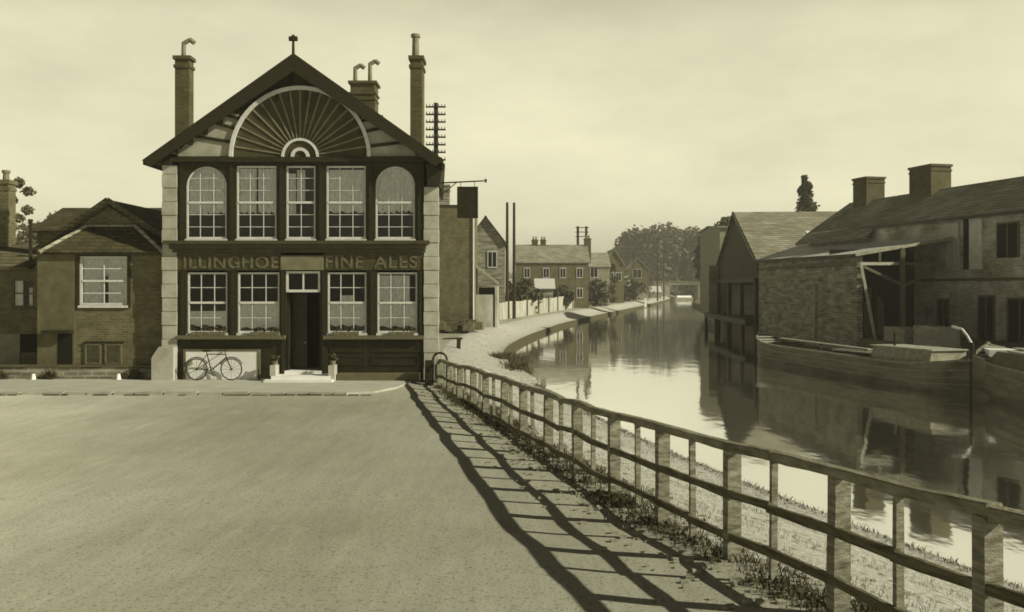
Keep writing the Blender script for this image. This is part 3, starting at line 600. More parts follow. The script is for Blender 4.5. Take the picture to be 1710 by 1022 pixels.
dd = 41.0; a0, zt = P(112, 347, dd); a1, ze = P(285, 392, dd)
MB().box(a0, a1, dd-2.6, dd+2.6, 0, ze).build('wall', M_brick, rb_)
MB().slab((a0-.2, dd-2.9, ze), (a1, dd-2.9, ze), (a1, dd, zt), (a0-.2, dd, zt), .1).slab((a0-.2, dd, zt), (a1, dd, zt), (a1, dd+2.9, ze), (a0-.2, dd+2.9, ze), .1).build('roof', M_tiled, rb_)
st_ = thing('stove_pipe', 'thin dark stove pipe rising between the two cottage roofs', 'pipe', (cx_(51, 29.6), 29.6, 3.6))
MB().tube((cx_(51, 29.6), 29.6, 3.9), (cx_(51, 29.6), 29.6, cz_(368, 29.6)), .06, .055).tube((cx_(51, 29.6), 29.6, cz_(370, 29.6)), (cx_(51, 29.6), 29.6, cz_(366, 29.6)), .09, .07).build('flue', M_iron, st_)
lw = thing('garden_wall', 'low dark brick wall between the pavement and the cottages', 'wall', (-14, 28.95, 0))
mb = MB(); x = -27.0
while x < cx_(262)-.3: mb.box(x, x+.62, 28.93, 29.1, -.2, .42+random.uniform(-.04, .04)); x += .625
mb.build('brickwork', M_brickd, lw)
MB().box(-27, cx_(260), 28.9, 29.12, .43, .5).build('coping', mat('wall_coping', .1), lw)
for px, lab in ((68, 'small white marker stone by the garden wall, further from the pub'), (208, 'small white marker stone by the garden wall, nearer to the pub')):
    tag(MB().tube((cx_(px), 28.7, .05), (cx_(px), 28.7, .24), .09, .05, 8).build('marker_stone', M_board), lab, 'stone', 'marker stones')
# scrappy plants behind the wall
for i, px in enumerate((12, 92, 232)):
    m_ = MB(); leaves(m_, (cx_(px), 28.75, .18), (.3, .12, .2), 260, .05, .05); tag(m_.build('weed', M_grass), ('straggly weed at the wall foot near the left edge', 'straggly weed at the wall foot below the cottage door', 'straggly weed at the wall foot close to the pub corner')[i], 'plant', 'weeds along the wall')

# ------------------------------------------------------------------ fence along the canal
fn = thing('canal_fence', 'long post and rail timber fence running beside the canal towards the pub', 'fence', (4.49-.239*7.5, 7.5, .4))
fx = lambda y: 4.49-.239*y
ftop = lambda y: float(np.interp(y, [2, 5.82, 7.5, 9.3, 11, 13.4, 18, 26.6, 28.8], [1.72, 1.58, 1.45, 1.385, 1.30, 1.19, 1.08, .80, .72]))
ys_ = [2.3, 3.2, 4.05, 4.95, 5.82, 6.68, 7.5, 8.49, 9.3, 10.15, 11.0]+[11.0+.86*k for k in range(1, 21)]
jit = {y: random.uniform(-.03, .03) for y in ys_}
jx = {y: random.uniform(-.025, .025) for y in ys_}
pd = Vector((.239, -1, 0)).normalized(); pn_ = Vector((-1, -.239, 0)).normalized()
def post(y, big):
    w_ = .19 if big else .075; d_ = .115 if big else .05
    lean = random.uniform(-.02, .02); top = ftop(y)+jit[y]-.05; g = zg(y)-.35
    c0 = Vector((fx(y)+jx[y], y, g)); c1 = Vector((fx(y)+jx[y]+lean, y+lean*.5, top))
    mb = MB(); n = 5
    pts = []
    for k in range(n+1):
        c = c0.lerp(c1, k/n); ww = w_*random.uniform(.94, 1.05)/2; dd_ = d_*random.uniform(.94, 1.06)/2
        pts.append([c+pd*ww*.6+pn_*dd_*1.3, c-pd*ww*.6+pn_*dd_*1.3, c-pd*ww*.6-pn_*dd_*1.3, c+pd*ww*.6-pn_*dd_*1.3])
    mb.v = [tuple(q) for p in pts for q in p]
    for k in range(n):
        for j in range(4): mb.f.append((4*k+j, 4*k+(j+1)%4, 4*k+4+(j+1)%4, 4*k+4+j))
    mb.f += [(3, 2, 1, 0), (4*n, 4*n+1, 4*n+2, 4*n+3)]
    mb.build('post', M_fence, fn)
for i, y in enumerate(ys_): post(y, i % 2 == 0)
def rail(dz, wd, ht, m, name, off=0.0):
    i = 0
    while i < len(ys_)-1:
        e_ = min(len(ys_)-1, i+random.choice((2, 3, 3, 4))); o1, o2 = random.uniform(-.018, .018), random.uniform(-.018, .018); mb = MB(); rg = []
        pts = [(ys_[i]-(.05 if i else .4), jit[ys_[i]], jx[ys_[i]])]
        for k in range(i, e_):
            for q in range(1, 4):
                f_ = q/3; a, b = ys_[k], ys_[k+1]; pts.append((a+(b-a)*f_, jit[a]*(1-f_)+jit[b]*f_, jx[a]*(1-f_)+jx[b]*f_))
        for n_, (y, jj, kx) in enumerate(pts):
            f_ = n_/(len(pts)-1); h = ht*random.uniform(.82, 1.1)/2; ww = wd*random.uniform(.9, 1.06)/2
            c = Vector((fx(y)+kx+off*pn_.x, y+off*pn_.y, ftop(y)+jj+dz+o1*(1-f_)+o2*f_))
            rg.append([c+pn_*ww-Vector((0,0,h)), c+pn_*ww+Vector((0,0,h*.8)), c+pn_*ww*.8+Vector((0,0,h)), c-pn_*ww*.8+Vector((0,0,h)), c-pn_*ww+Vector((0,0,h*.8)), c-pn_*ww-Vector((0,0,h))])
        K = 6; mb.v = [tuple(q) for p in rg for q in p]
        for a in range(len(rg)-1):
            for jn in range(K): mb.f.append((K*a+jn, K*a+K+jn, K*a+K+(jn+1)%K, K*a+(jn+1)%K))
        mb.f += [tuple(range(K)), tuple(K*(len(rg)-1)+jn for jn in range(K))[::-1]]
        mb.build(name, m, fn); i = e_
rail(-.02, .125, .09, M_fencet, 'top_rail')
rail(-.50, .05, .085, M_rail, 'middle_rail', .05)
rail(-.93, .05, .08, M_rail, 'bottom_rail', .05)
# hoop and stump where the fence meets the pub
hp = thing('iron_hoop', 'bent iron hoop at the far end of the fence beside the pub corner', 'hoop', (-2.35, 28.3, -.1))
K = 10; pts = [(-2.5, 28.3, -.2)]+[(-2.27-.22*math.cos(PI*k/K), 28.3, .72+.22*math.sin(PI*k/K)) for k in range(K+1)]+[(-2.05, 28.3, -.2)]
MB().path(pts, .035, 8).build('hoop_bar', M_iron, hp)
MB().box(-2.44, -2.1, 28.31, 28.34, .1, .68).build('backing_board', M_pale, hp)
tag(MB().beam((-2.62, 28.1, -.3), (-2.6, 28.1, .72), .22, .22).build('stump', M_tim), 'thick dark post against the right corner of the pub', 'post')
# weeds, grass and stones along the fence foot
def blades(mb, n, fpos, h0, h1, wd):
    for _ in range(n):
        x, y, z = fpos(); a = random.random()*6.28; h = random.uniform(h0, h1); l = h*random.uniform(.1, .7); b = random.random()*6.28
        k = len(mb.v); ww = wd*random.uniform(.6, 1.3)
        mb.v += [(x-ww*math.cos(a), y-ww*math.sin(a), z-.02), (x+ww*math.cos(a), y+ww*math.sin(a), z-.02), (x+l*.4*math.cos(b)+ww*.6*math.cos(a), y+l*.4*math.sin(b), z+h*.6), (x+l*math.cos(b), y+l*math.sin(b), z+h)]
        mb.f += [(k, k+1, k+2), (k, k+2, k+3)]
def gz_(x, y):
    L = Lf(y); Xx = xl(y); t = (x-L)/(Xx-L)
    if t < 0: return zg(y)+(zr(y)-zg(y))*min(1, -(x-L)/1.4)
    s = t*t*(3-2*t); return zg(y)*(1-s)+(-.82 if y < 36 else -.62)*s
cl = [(random.uniform(3, 28), random.gauss(.12, .17)) for _ in range(130)]
def fw():
    y0_, o = random.choice(cl); y = y0_+random.gauss(0, .28); x = fx(y)+o+random.gauss(0, .14); return (x, y, gz_(x, y))
mb = MB(); blades(mb, 26000, fw, .02, .11, .005); 
for _ in range(420):
    x, y, z = fw(); leaves(mb, (x, y, z+.05), (.09, .09, .05), 26, .014, .1)
tag(mb.build('fence_weeds', M_grass), 'dark rough weeds and grass growing along the foot of the fence', 'weeds', kind='stuff')
def bw_():
    y = random.uniform(3, 34)**1.0; L = Lf(y); t = random.uniform(.03, .97); x = L+(xl(y)-L)*t; return (x, y, gz_(x, y))
mb = MB(); blades(mb, 30000, bw_, .01, .045, .006); tag(mb.build('bank_grass', M_straw), 'short pale dry grass covering the slope between fence and water', 'grass', kind='stuff')
def ew():
    y = random.uniform(4, 60); x = xl(y)-abs(random.gauss(0, .15)); return (x, y, -.85 if y < 36 else -.7)
mb = MB(); blades(mb, 9000, ew, .02, .12, .006); tag(mb.build('waterside_grass', M_grass), 'ragged dark grass fringe hanging over the near water edge', 'grass', kind='stuff')
mb = MB()
for _ in range(1500):
    y = random.uniform(4, 28); x = fx(y)+random.gauss(-.05, .45); z = gz_(x, y); s_ = random.uniform(.008, .04)
    c = Vector((x, y, z+s_*.2)); v = [c+Vector((random.uniform(.7, 1)*s_*dx*1.3, random.uniform(.7, 1)*s_*dy, random.uniform(.5, .8)*s_*dz)) for dz in (-1, 1) for dx, dy in ((-1,-1),(1,-1),(1,1),(-1,1))]
    mb.hexa(v)
tag(mb.build('rubble_stones', M_stone), 'scatter of small pale stones under the fence', 'stones', kind='stuff')
# reeds at the bank corner
for i, (x, y, lab) in enumerate(((.2, 40.5, 'clump of dark reeds at the water edge nearest the fence'), (-.5, 46.5, 'clump of dark reeds at the corner of the towpath'),)):
    m_ = MB(); blades(m_, 900, lambda: (x+random.gauss(0, .28), y+random.gauss(0, .8), -.9), .15, .6, .009); tag(m_.build('reed_clump', M_grass), lab, 'reeds', 'reeds')

# ------------------------------------------------------------------ left bank: houses, poles, path furniture
def house(name, label, x0, x1, y0, y1, ze, zr_, axis, mw, mr_, ov_=.25, base=0., wins=(), chim=(), group=None):
    t = thing(name, label, 'house', ((x0+x1)/2, y0, base), group)
    mb = MB().box(x0, x1, y0, y1, base-.3, ze)
    if axis == 'y': mb.prism([(x0+.001, ze), (x1-.001, ze), ((x0+x1)/2, zr_-.12)], y0+.001, y1-.001)
    else: mb.prism([(y0+.001, ze), (y1-.001, ze), ((y0+y1)/2, zr_-.12)], x0+.001, x1-.001, 'x')
    mb.build('wall', mw, t); r = MB()
    if axis == 'y':
        c = (x0+x1)/2; k = (zr_-ze)/(c-x0); o = ov_
        r.slab((x0-o, y0-o, ze-o*k), (c, y0-o, zr_), (c, y1+o, zr_), (x0-o, y1+o, ze-o*k), .14); r.slab((c, y0-o, zr_), (x1+o, y0-o, ze-o*k), (x1+o, y1+o, ze-o*k), (c, y1+o, zr_), .14)
    else:
        c = (y0+y1)/2; k = (zr_-ze)/(c-y0); o = ov_
        r.slab((x0-o, y0-o, ze-o*k), (x1+o, y0-o, ze-o*k), (x1+o, c, zr_), (x0-o, c, zr_), .14); r.slab((x0-o, c, zr_), (x1+o, c, zr_), (x1+o, y1+o, ze-o*k), (x0-o, y1+o, ze-o*k), .14)
    rf_ = r.build('roof', mr_, t)
    for (wx, wz, ww, wh) in wins:
        f_ = MB().box(wx-ww/2, wx+ww/2, y0-.05, y0-.01, wz, wz+wh); f_.box(wx-ww/2, wx+ww/2, y0-.08, y0-.051, wz-.05, wz+.05).box(wx-ww/2, wx+ww/2, y0-.08, y0-.051, wz+wh-.05, wz+wh+.05).box(wx-.03, wx+.03, y0-.08, y0-.051, wz+.051, wz+wh-.051)
        f_.box(wx-ww/2, wx-ww/2+.07, y0-.08, y0-.051, wz+.051, wz+wh-.051).box(wx+ww/2-.07, wx+ww/2, y0-.08, y0-.051, wz+.051, wz+wh-.051)
        fr_ = f_.build('window', M_white, t); MB().box(wx-ww/2+.08, wx+ww/2-.08, y0-.056, y0-.052, wz+.06, wz+wh-.06).build('pane', M_dark, fr_)
    for (ax_, ay, aw, ad, az) in chim:
        c_ = MB().box(ax_-aw/2, ax_+aw/2, ay-ad/2, ay+ad/2, ze, az).box(ax_-aw/2-.06, ax_+aw/2+.06, ay-ad/2-.06, ay+ad/2+.06, az-.25, az-.08).build('chimney', M_brickl, rf_)
        for s_ in (-.22, .22): MB().tube((ax_+s_*aw, ay, az), (ax_+s_*aw, ay, az+.45), .12, .1).build('chimney_pot', M_pot, c_)
    return t
# tall brick house just behind the pub: flat parapet
t = thing('brick_house', 'tall plain brick house with a flat parapet just behind the hanging sign', 'house', (-4.6, 62, 0))
xa1, zt = P(789, 345, 62); xa0 = P(690, 345, 62)[0]
MB().box(xa0, xa1, 62, 71, -.3, zt).build('wall', M_brick, t)
MB().box(xa0-.05, xa1+.06, 61.94, 71, zt, zt+.12).build('parapet', M_tim, t)
chimney(t, 733, 750, 308, 63, .9, 346, m=M_brickd)
MB().tube((xa1+.06, 61.95, 0), (xa1+.06, 61.95, zt-.3), .06, .06).build('drain_pipe', M_white, t)
ln = thing('lean_to_shed', 'open lean-to shed with a pale sloping roof edge beside the tall brick house', 'shed', (-2, 70, 0))
q0 = P(788, 438, 68); q1 = P(832, 472, 68)
MB().slab((q0[0], 67.9, q0[1]), (q1[0], 67.9, q1[1]), (q1[0], 75, q1[1]), (q0[0], 75, q0[1]), .14).build('roof', M_slatel, ln)
MB().box(q0[0]+.3, q1[0]-.1, 74, 74.2, 0, 3.0).build('back_wall', M_dark, ln)
MB().box(q1[0]-.25, q1[0]-.05, 68.1, 74, -.1, 3.1).box(q0[0]+.3, q0[0]+1.6, 68.1, 68.2, -.1, P(0, 492, 68)[1]).build('side_wall', M_pale, ln)
house('gabled_house', 'dark brick house with a steep gable between the lean-to and the tall poles', P(779, 0, 85)[0], P(843, 0, 85)[0], 85, 97, P(0, 402, 85)[1], P(0, 360, 85)[1], 'y', M_brickd, M_tiled, wins=((P(822, 0, 85)[0], 4.9, .9, 1.5), (P(822, 0, 85)[0], 1.2, .9, 1.5)))
s = 130/F
house('terrace_house', 'long slate roofed terrace with paired chimneys beyond the pale fence', P(862, 0, 130)[0], P(983, 0, 130)[0], 130, 140, P(0, 437, 130)[1], P(0, 407, 132)[1], 'x', M_brick, M_slate,
      wins=[(P(x_, 0, 130)[0], z_, .9, 1.4) for x_ in (880, 912, 940, 968) for z_ in (4.4, 1.5)], chim=((P(893, 0, 135)[0], 135, .9, .7, P(0, 400, 135)[1]), (P(907, 0, 135)[0], 135, .8, .7, P(0, 400, 135)[1]), (P(981, 0, 135)[0], 135, 1.0, .8, P(0, 398, 135)[1])))
house('plain_house', 'low hipped house with a dark upper window right of the terrace', P(985, 0, 152)[0], P(1018, 0, 152)[0], 152, 162, P(0, 444, 152)[1], P(0, 421, 155)[1], 'x', M_plas, M_slatel, wins=((P(992, 0, 152)[0], 4.7, 1.3, 1.7), (P(992, 0, 152)[0], 1.4, 1.2, 1.6)))
house('gabled_villa', 'small villa with a gable facing the canal beyond the terrace', P(1008, 0, 175)[0], P(1042, 0, 175)[0], 175, 186, P(0, 440, 175)[1], P(0, 415, 175)[1], 'y', M_brick, M_slate, wins=((P(1020, 0, 175)[0], 4.3, 1.1, 1.6), (P(1033, 0, 175)[0], 4.3, 1.1, 1.6)))
house('white_windowed_house', 'distant house with one white framed window in front of the tall trees', P(1045, 0, 240)[0], P(1084, 0, 240)[0], 240, 250, P(0, 450, 240)[1], P(0, 430, 240)[1], 'y', M_brickl, M_slate, wins=((P(1064, 0, 240)[0], 5.5, 2.4, 2.4), (P(1075, 0, 240)[0], 1.5, 1.5, 2)))
house('white_roofed_shed', 'small shed with a white roof behind the pale fence', P(896, 0, 112)[0], P(924, 0, 112)[0], 112, 116, P(0, 480, 112)[1], P(0, 465, 114)[1], 'x', M_brickd, M_white)  # the roof is white in its own colour
house('boathouse', 'little low boathouse on the towpath before the hazy trees', P(1070, 0, 215)[0]-1, P(1090, 0, 215)[0]-1, 215, 221, 2.0, 3.6, 'y', M_plas, M_slatel)
house('low_shed', 'tiny far shed with a pale roof near the end of the towpath', P(1092, 0, 262)[0]-1, P(1110, 0, 262)[0]-1, 262, 268, 1.8, 3.4, 'x', M_brickd, M_white)
house('toll_cottage', 'small cottage with a chimney left of the boathouse', P(1040, 0, 200)[0]-1.5, P(1064, 0, 200)[0]-1.5, 200, 208, 3.4, 5.8, 'x', M_plas, M_slate, chim=((P(1056, 0, 204)[0]-1.5, 204, .8, .7, 7.0),))
# pale board fence along the towpath
pf = thing('pale_fence', 'pale close boarded fence along the far side of the towpath', 'fence', (4, 105, 0))
p0 = Vector((P(800, 0, 75)[0], 75, 0)); p1 = Vector((P(976, 0, 142)[0], 142, 0)); n = 40
for k in range(n):
    a = p0.lerp(p1, k/n); b = p0.lerp(p1, (k+.97)/n); h = 1.55+.35*k/n+random.uniform(-.06, .06)
    m_ = MB().beam((a.x, a.y, h/2-.15), (b.x, b.y, h/2-.15), .08, h+.3); m_.build('fence_panel', M_pale, pf)
for k in range(0, n+1, 4):
    a = p0.lerp(p1, k/n); MB().beam((a.x+.1, a.y-.1, -.2), (a.x+.1, a.y-.1, 2.05), .16, .16).build('post', M_timl, pf)
def tpole(name, lab, x, y, h, r=.16, arms=0, aw=.75, base=-.3, grp='telegraph poles'):
    t = thing(name, lab, 'pole', (x, y, base), grp); MB().tube((x, y, base-.2), (x, y, h), r, r*.7, 10).build('pole', M_tim, t)
    for k in range(arms):
        z = h-.25-k*.42; MB().box(x-aw, x+aw, y-.2, y-.12, z-.04, z+.04).build('crossarm', M_tim, t)
        ins = MB()
        for q in (-.92, -.6, -.3, .3, .6, .92): ins.tube((x+q*aw, y-.16, z+.04), (x+q*aw, y-.16, z+.16), .03, .02, 6)
        ins.build('insulators', M_iron, t)
    return t
tpole('telegraph_pole', 'telegraph pole with eight crossarms rising behind the right chimney of the pub', P(728, 0, 50)[0], 50, P(0, 172, 50)[1], .17, 8, .55)
tpole('telegraph_pole', 'left one of the two tall bare poles beside the towpath', P(847, 0, 86)[0], 86, P(0, 338, 86)[1], .18)
tpole('telegraph_pole', 'right one of the two tall bare poles beside the towpath', P(858.5, 0, 86)[0], 86.3, P(0, 338, 86)[1], .18)
hpole = thing('double_pole', 'pair of poles joined by crossbars standing on the far towpath', 'pole', (P(972, 0, 140)[0], 140, 0), 'telegraph poles')
hx0, hx1, hz = P(965, 0, 140)[0], P(979, 0, 140)[0], P(0, 378, 140)[1]
for x_ in (hx0, hx1): MB().tube((x_, 140, -.8), (x_, 140, hz), .24, .19, 8).build('pole', M_tim, hpole)
for z_ in (hz-.2, hz-.9, hz-1.6): MB().box(hx0-.4, hx1+.4, 139.7, 139.8, z_-.06, z_+.06).build('crossarm', M_tim, hpole)
tpole('telegraph_pole', 'distant thin pole standing before the mass of trees', P(1098, 0, 232)[0], 232, P(0, 398, 232)[1], .22, 2, .9)
tpole('telegraph_pole', 'farthest thin pole, just right of another before the trees', P(1111, 0, 252)[0]-.4, 252, P(0, 418, 252)[1], .2, 1, .9)
tpole('telegraph_pole', 'thin pole standing left of the distant bridge', P(1075, 0, 200)[0]-2, 202, 11, .15)
tag(MB().beam((26.0, 175, -.9), (26.0, 175, .9), .45, .3).build('white_post', M_board), 'white post on the canal edge far along the towpath', 'post')
tag(MB().beam((-2.75, 46, -.3), (-2.72, 46, .42), .2, .2).build('short_bollard', M_tim), 'short dark bollard on the towpath behind the pub', 'bollard')
tag(MB().beam((-4.0, 52, -.1), (-2.9, 52.2, -.05), .35, .3).build('timber_baulk', M_tim), 'dark baulk of timber lying on the ground beside the brick house', 'timber')
m_ = MB()
for _ in range(70):
    c = Vector((random.uniform(-5.6, -2.2), random.uniform(58.5, 61.5), .1+random.random()*.5)); s_ = random.uniform(.12, .4)
    m_.hexa([c+Vector((dx*s_*random.uniform(.6, 1), dy*s_*random.uniform(.6, 1), dz*s_*.7)) for dz in (-1, 1) for dx, dy in ((-1,-1),(1,-1),(1,1),(-1,1))])
tag(m_.build('rubble_heap', mat('rubble_dark', .14, .5, 1.4, 2)), 'heap of broken brick at the foot of the tall brick house', 'rubble')
# bushes on the left bank
for i, (px, d, h, wd, lab) in enumerate(((812, 88, 3.6, 4, 'dark bush against the gabled house'), (868, 100, 3.8, 5, 'dark bush behind the two bare poles'), (840, 99, 3.4, 4, 'dark bush left of the two bare poles'), (992, 146, 4.3, 7, 'large dark bush at the end of the pale fence'), (1016, 166, 7.4, 4.5, 'dark upright bush before the small villa'), (1040, 195, 5, 9, 'dark bush on the towpath beyond the villa'), (1062, 225, 4.4, 9, 'dark bush before the white windowed house'), (935, 122, 3.2, 4, 'dark bush before the terrace'))):
    tree('bush', lab, 'bush', P(px, 0, d)[0], d, h, wd, M_leafd, trunk=.02, lobes=9, n=150, s=.28, group='bushes on the left bank')

# far trees
for i, (px, py, d, wd, lab) in enumerate(((1060, 382, 355, 16, 'leftmost tall tree in the hazy row beyond the bridge'), (1078, 385, 362, 17, 'second tall tree from the left in the hazy row'), (1102, 376, 350, 18, 'broad domed tree in the middle of the hazy row'), (1124, 385, 360, 16, 'tall tree right of the broad domed tree'), (1148, 381, 372, 18, 'lower rounded tree in the hazy row'), (1172, 389, 352, 18, 'hazy tree second from the right of the row'), (1196, 384, 365, 19, 'rightmost tree of the hazy row'), (1040, 420, 372, 9, 'small hazy tree at the left end of the row'))):
    tree('tall_tree', lab, 'tree', P(px, 0, d)[0], d, P(0, py, d)[1], wd, M_leaf, trunk=.0, lobes=30, n=160, s=.8, group='hazy trees beyond the bridge', shape='elm')
tree('dark_tree', 'dark leaning tree overhanging the canal left of the sheds', 'tree', P(1186, 0, 190)[0], 190, P(0, 384, 190)[1], 7.5, M_leafd, trunk=.15, lobes=20, n=170, s=.4)
tree('round_tree', 'rounded tree showing above the pale store behind the gabled shed', 'tree', P(1215, 0, 125)[0], 125, P(0, 360, 125)[1], 6, M_leaf, trunk=.1, lobes=16, n=220, s=.28)
tree('conifer', 'pointed conifer rising behind the shed roof', 'tree', P(1345, 0, 130)[0], 130, P(0, 292, 130)[1], 8.5, M_leafd, trunk=.05, lobes=34, n=190, s=.3, shape='cone')
tree('poplar', 'tree standing behind the chimney at the left edge', 'tree', P(32, 0, 60)[0], 60, P(0, 292, 60)[1], 2.6, M_leaf, trunk=.1, lobes=15, n=130, s=.13)
tree('hedge_tree', 'low tree showing above the cottage roof', 'tree', P(90, 0, 70)[0], 70, P(0, 350, 70)[1], 5, M_leaf, trunk=.1, lobes=12, n=240, s=.2)
tree('hedge_tree', 'low tree left of the cottage roof below the chimney tree', 'tree', P(60, 0, 75)[0], 75, P(0, 368, 75)[1], 5, M_leaf, trunk=.1, lobes=10, n=240, s=.2)
m_ = MB()
for k in range(60):
    x_ = -180+k*8.5+random.uniform(-3, 3)
    if 40 < x_ < 95: continue
    leaves(m_, (x_, 430+random.uniform(-20, 20), 5), (8, 5, random.uniform(5, 9)), 130, 1.1)
for k in range(20): leaves(m_, (110+k*9, 300+random.uniform(-20, 20), 5), (8, 5, random.uniform(5, 8)), 130, 1.1)
tag(m_.build('far_woodland', M_leaf), 'far wood closing the horizon behind the houses', 'woodland', kind='stuff')
# bridge and white boat in the distance
br = thing('canal_bridge', 'low dark bridge crossing the canal in the distance', 'bridge', (57, 306, -1))
MB().box(48, 70, 304, 309, 3.9, 4.5).build('deck', M_brickd, br)
for yy in (304, 308.8): MB().box(48, 70, yy-.1, yy+.1, 4.51, 5.2).build('parapet', M_timl, br)
for a, b in ((48, 53.5), (63, 70)): MB().box(a, b, 304.2, 308.8, -1.5, 3.89).build('abutment', M_brickd, br)

# ------------------------------------------------------------------ boats
def boat(name, label, bow, stern, beam_, fb, parts_fn, cat='boat'):
    bow = Vector(bow); stern = Vector(stern); L = (stern-bow).length; d = (stern-bow)/L; sd_ = Vector((d.y, -d.x, 0)); zw = -1.0
    T = thing(name, label, cat, ((bow.x+stern.x)/2, (bow.y+stern.y)/2, zw))
    def pt(u, v, z): p = bow+d*(u*L)+sd_*v; return (p.x, p.y, zw+z)
    S = []
    n = 28
    for k in range(n+1):
        u = k/n
        hb = beam_/2*min(1, (math.sin(min(u/.16, 1)*PI/2))**.8 if u < .16 else 1)*(1 if u < .9 else math.cos((u-.9)/.1*PI/2)**.6)
        hb = max(hb, .03); sh = fb+.5*max(0, 1-u/.25)**2+.3*max(0, (u-.8)/.2)**2
        S.append((u, hb, sh))
    mb = MB()
    for (u, hb, sh) in S:
        for v, z in ((-hb*.8, -.3), (-hb, .25), (-hb, sh*.7), (-hb*.97, sh), (hb*.97, sh), (hb, sh*.7), (hb, .25), (hb*.8, -.3)):
            mb.v.append(pt(u, v, z))
    for k in range(n):
        for j in (0, 1, 2, 4, 5, 6, 7): mb.f.append((8*k+j, 8*k+8+j, 8*k+8+(j+1)%8, 8*k+(j+1)%8))
    mb.f += [tuple(range(8)), tuple(8*n+j for j in range(8))[::-1]]
    hull = mb.build('hull', M_hull, T)
    g_ = MB()
    for s_ in (-1, 1):
        for k in range(n):
            a, b = S[k], S[k+1]
            g_.beam(pt(a[0], s_*a[1], a[2]), pt(b[0], s_*b[1], b[2]), .12, .08)
            g_.beam(pt(a[0], s_*(a[1]+.01), a[2]*.72), pt(b[0], s_*(b[1]+.01), b[2]*.72), .05, .05)
            for q_ in (.5, .3): g_.beam(pt(a[0], s_*(a[1]+.004), a[2]*q_), pt(b[0], s_*(b[1]+.004), b[2]*q_), .03, .03)
    g_.build('gunwale', M_gun, hull)
    # hold floor and decks
    fl_ = MB()
    for k in range(n):
        a, b = S[k], S[k+1]; za = (a[2]-.03) if (a[0] < .12 or a[0] > .74) else .2; zb = za
        fl_.hexa([pt(a[0], -a[1]*.93, za-.05), pt(b[0], -b[1]*.93, zb-.05), pt(b[0], b[1]*.93, zb-.05), pt(a[0], a[1]*.93, za-.05), pt(a[0], -a[1]*.93, za), pt(b[0], -b[1]*.93, zb), pt(b[0], b[1]*.93, zb), pt(a[0], a[1]*.93, za)])
    fl_.build('deck', M_deck, T)
    mb = MB().beam(pt(0, 0, -.2), pt(0, 0, fb+.6), .12, .14); mb.build('stem_post', M_gun, T)
    parts_fn(T, pt, fb, beam_); return T
def b1(T, pt, fb, bm):
    for k in range(6):
        u = .16+k*.1; MB().beam(pt(u, -bm/2+.05, fb-.06), pt(u, bm/2-.05, fb-.06), .15, .07).build('cross_beam', M_timl, T)
    MB().beam(pt(.14, 0, fb+.30), pt(.62, 0, fb+.26), .24, .05).build('gang_plank', M_deck, T)
    for u in (.16, .38, .6): MB().beam(pt(u, 0, .2), pt(u, 0, fb+.27), .1, .1).build('stand', M_timl, T)
    w_ = bm/2-.22; z0, z1 = fb-.05, fb+.5
    p = [pt(.70, -w_, z0), pt(.70, w_, z0), pt(.925, w_, z0), pt(.925, -w_, z0), pt(.70, -w_*.86, z1), pt(.70, w_*.86, z1), pt(.925, w_*.86, z1+.05), pt(.925, -w_*.86, z1+.05)]
    cb = MB().hexa(p).build('cabin', M_gun, T)
    MB().hexa([pt(.69, -w_*.92, z1+.01), pt(.69, w_*.92, z1+.01), pt(.93, w_*.92, z1+.06), pt(.93, -w_*.92, z1+.06), pt(.69, -w_*.92, z1+.06), pt(.69, w_*.92, z1+.06), pt(.93, w_*.92, z1+.11), pt(.93, -w_*.92, z1+.11)]).build('roof', M_deck, cb)
    MB().tube(pt(.75, .3, z1), pt(.75, .3, z1+.6), .06, .06).build('stove_chimney', M_iron, cb)
    for k in range(5): MB().beam(pt(.44+.01*k, -.5+.22*k, fb+.1), pt(.69, -.55+.24*k, fb+.16+.03*(k % 2)), .17, .05).build('plank', M_deck, T)
    rd = MB(); rd.hexa([pt(1.0, -.04, -.3), pt(1.0, .04, -.3), pt(1.06, .04, -.3), pt(1.06, -.04, -.3), pt(1.0, -.04, fb+.5), pt(1.0, .04, fb+.5), pt(1.045, .04, fb+.35), pt(1.045, -.04, fb+.35)])
    r_ = rd.build('rudder', M_hull, T)
    MB().tube(pt(1.0, 0, 0), pt(1.0, 0, fb+.95), .09, .08, 8).build('rudder_post', M_iron, r_)
    MB().path([pt(1.0, 0, fb+.9), pt(.985, 0, fb+1.2), pt(.965, -.05, fb+1.42), pt(.93, -.08, fb+1.5)], .045, 6).build('tiller', M_board, r_)
boat('narrowboat', 'long dark open narrowboat moored along the brick warehouse', (13.85, 50.2, 0), (17.1, 33.4, 0), 2.15, 1.0, b1)
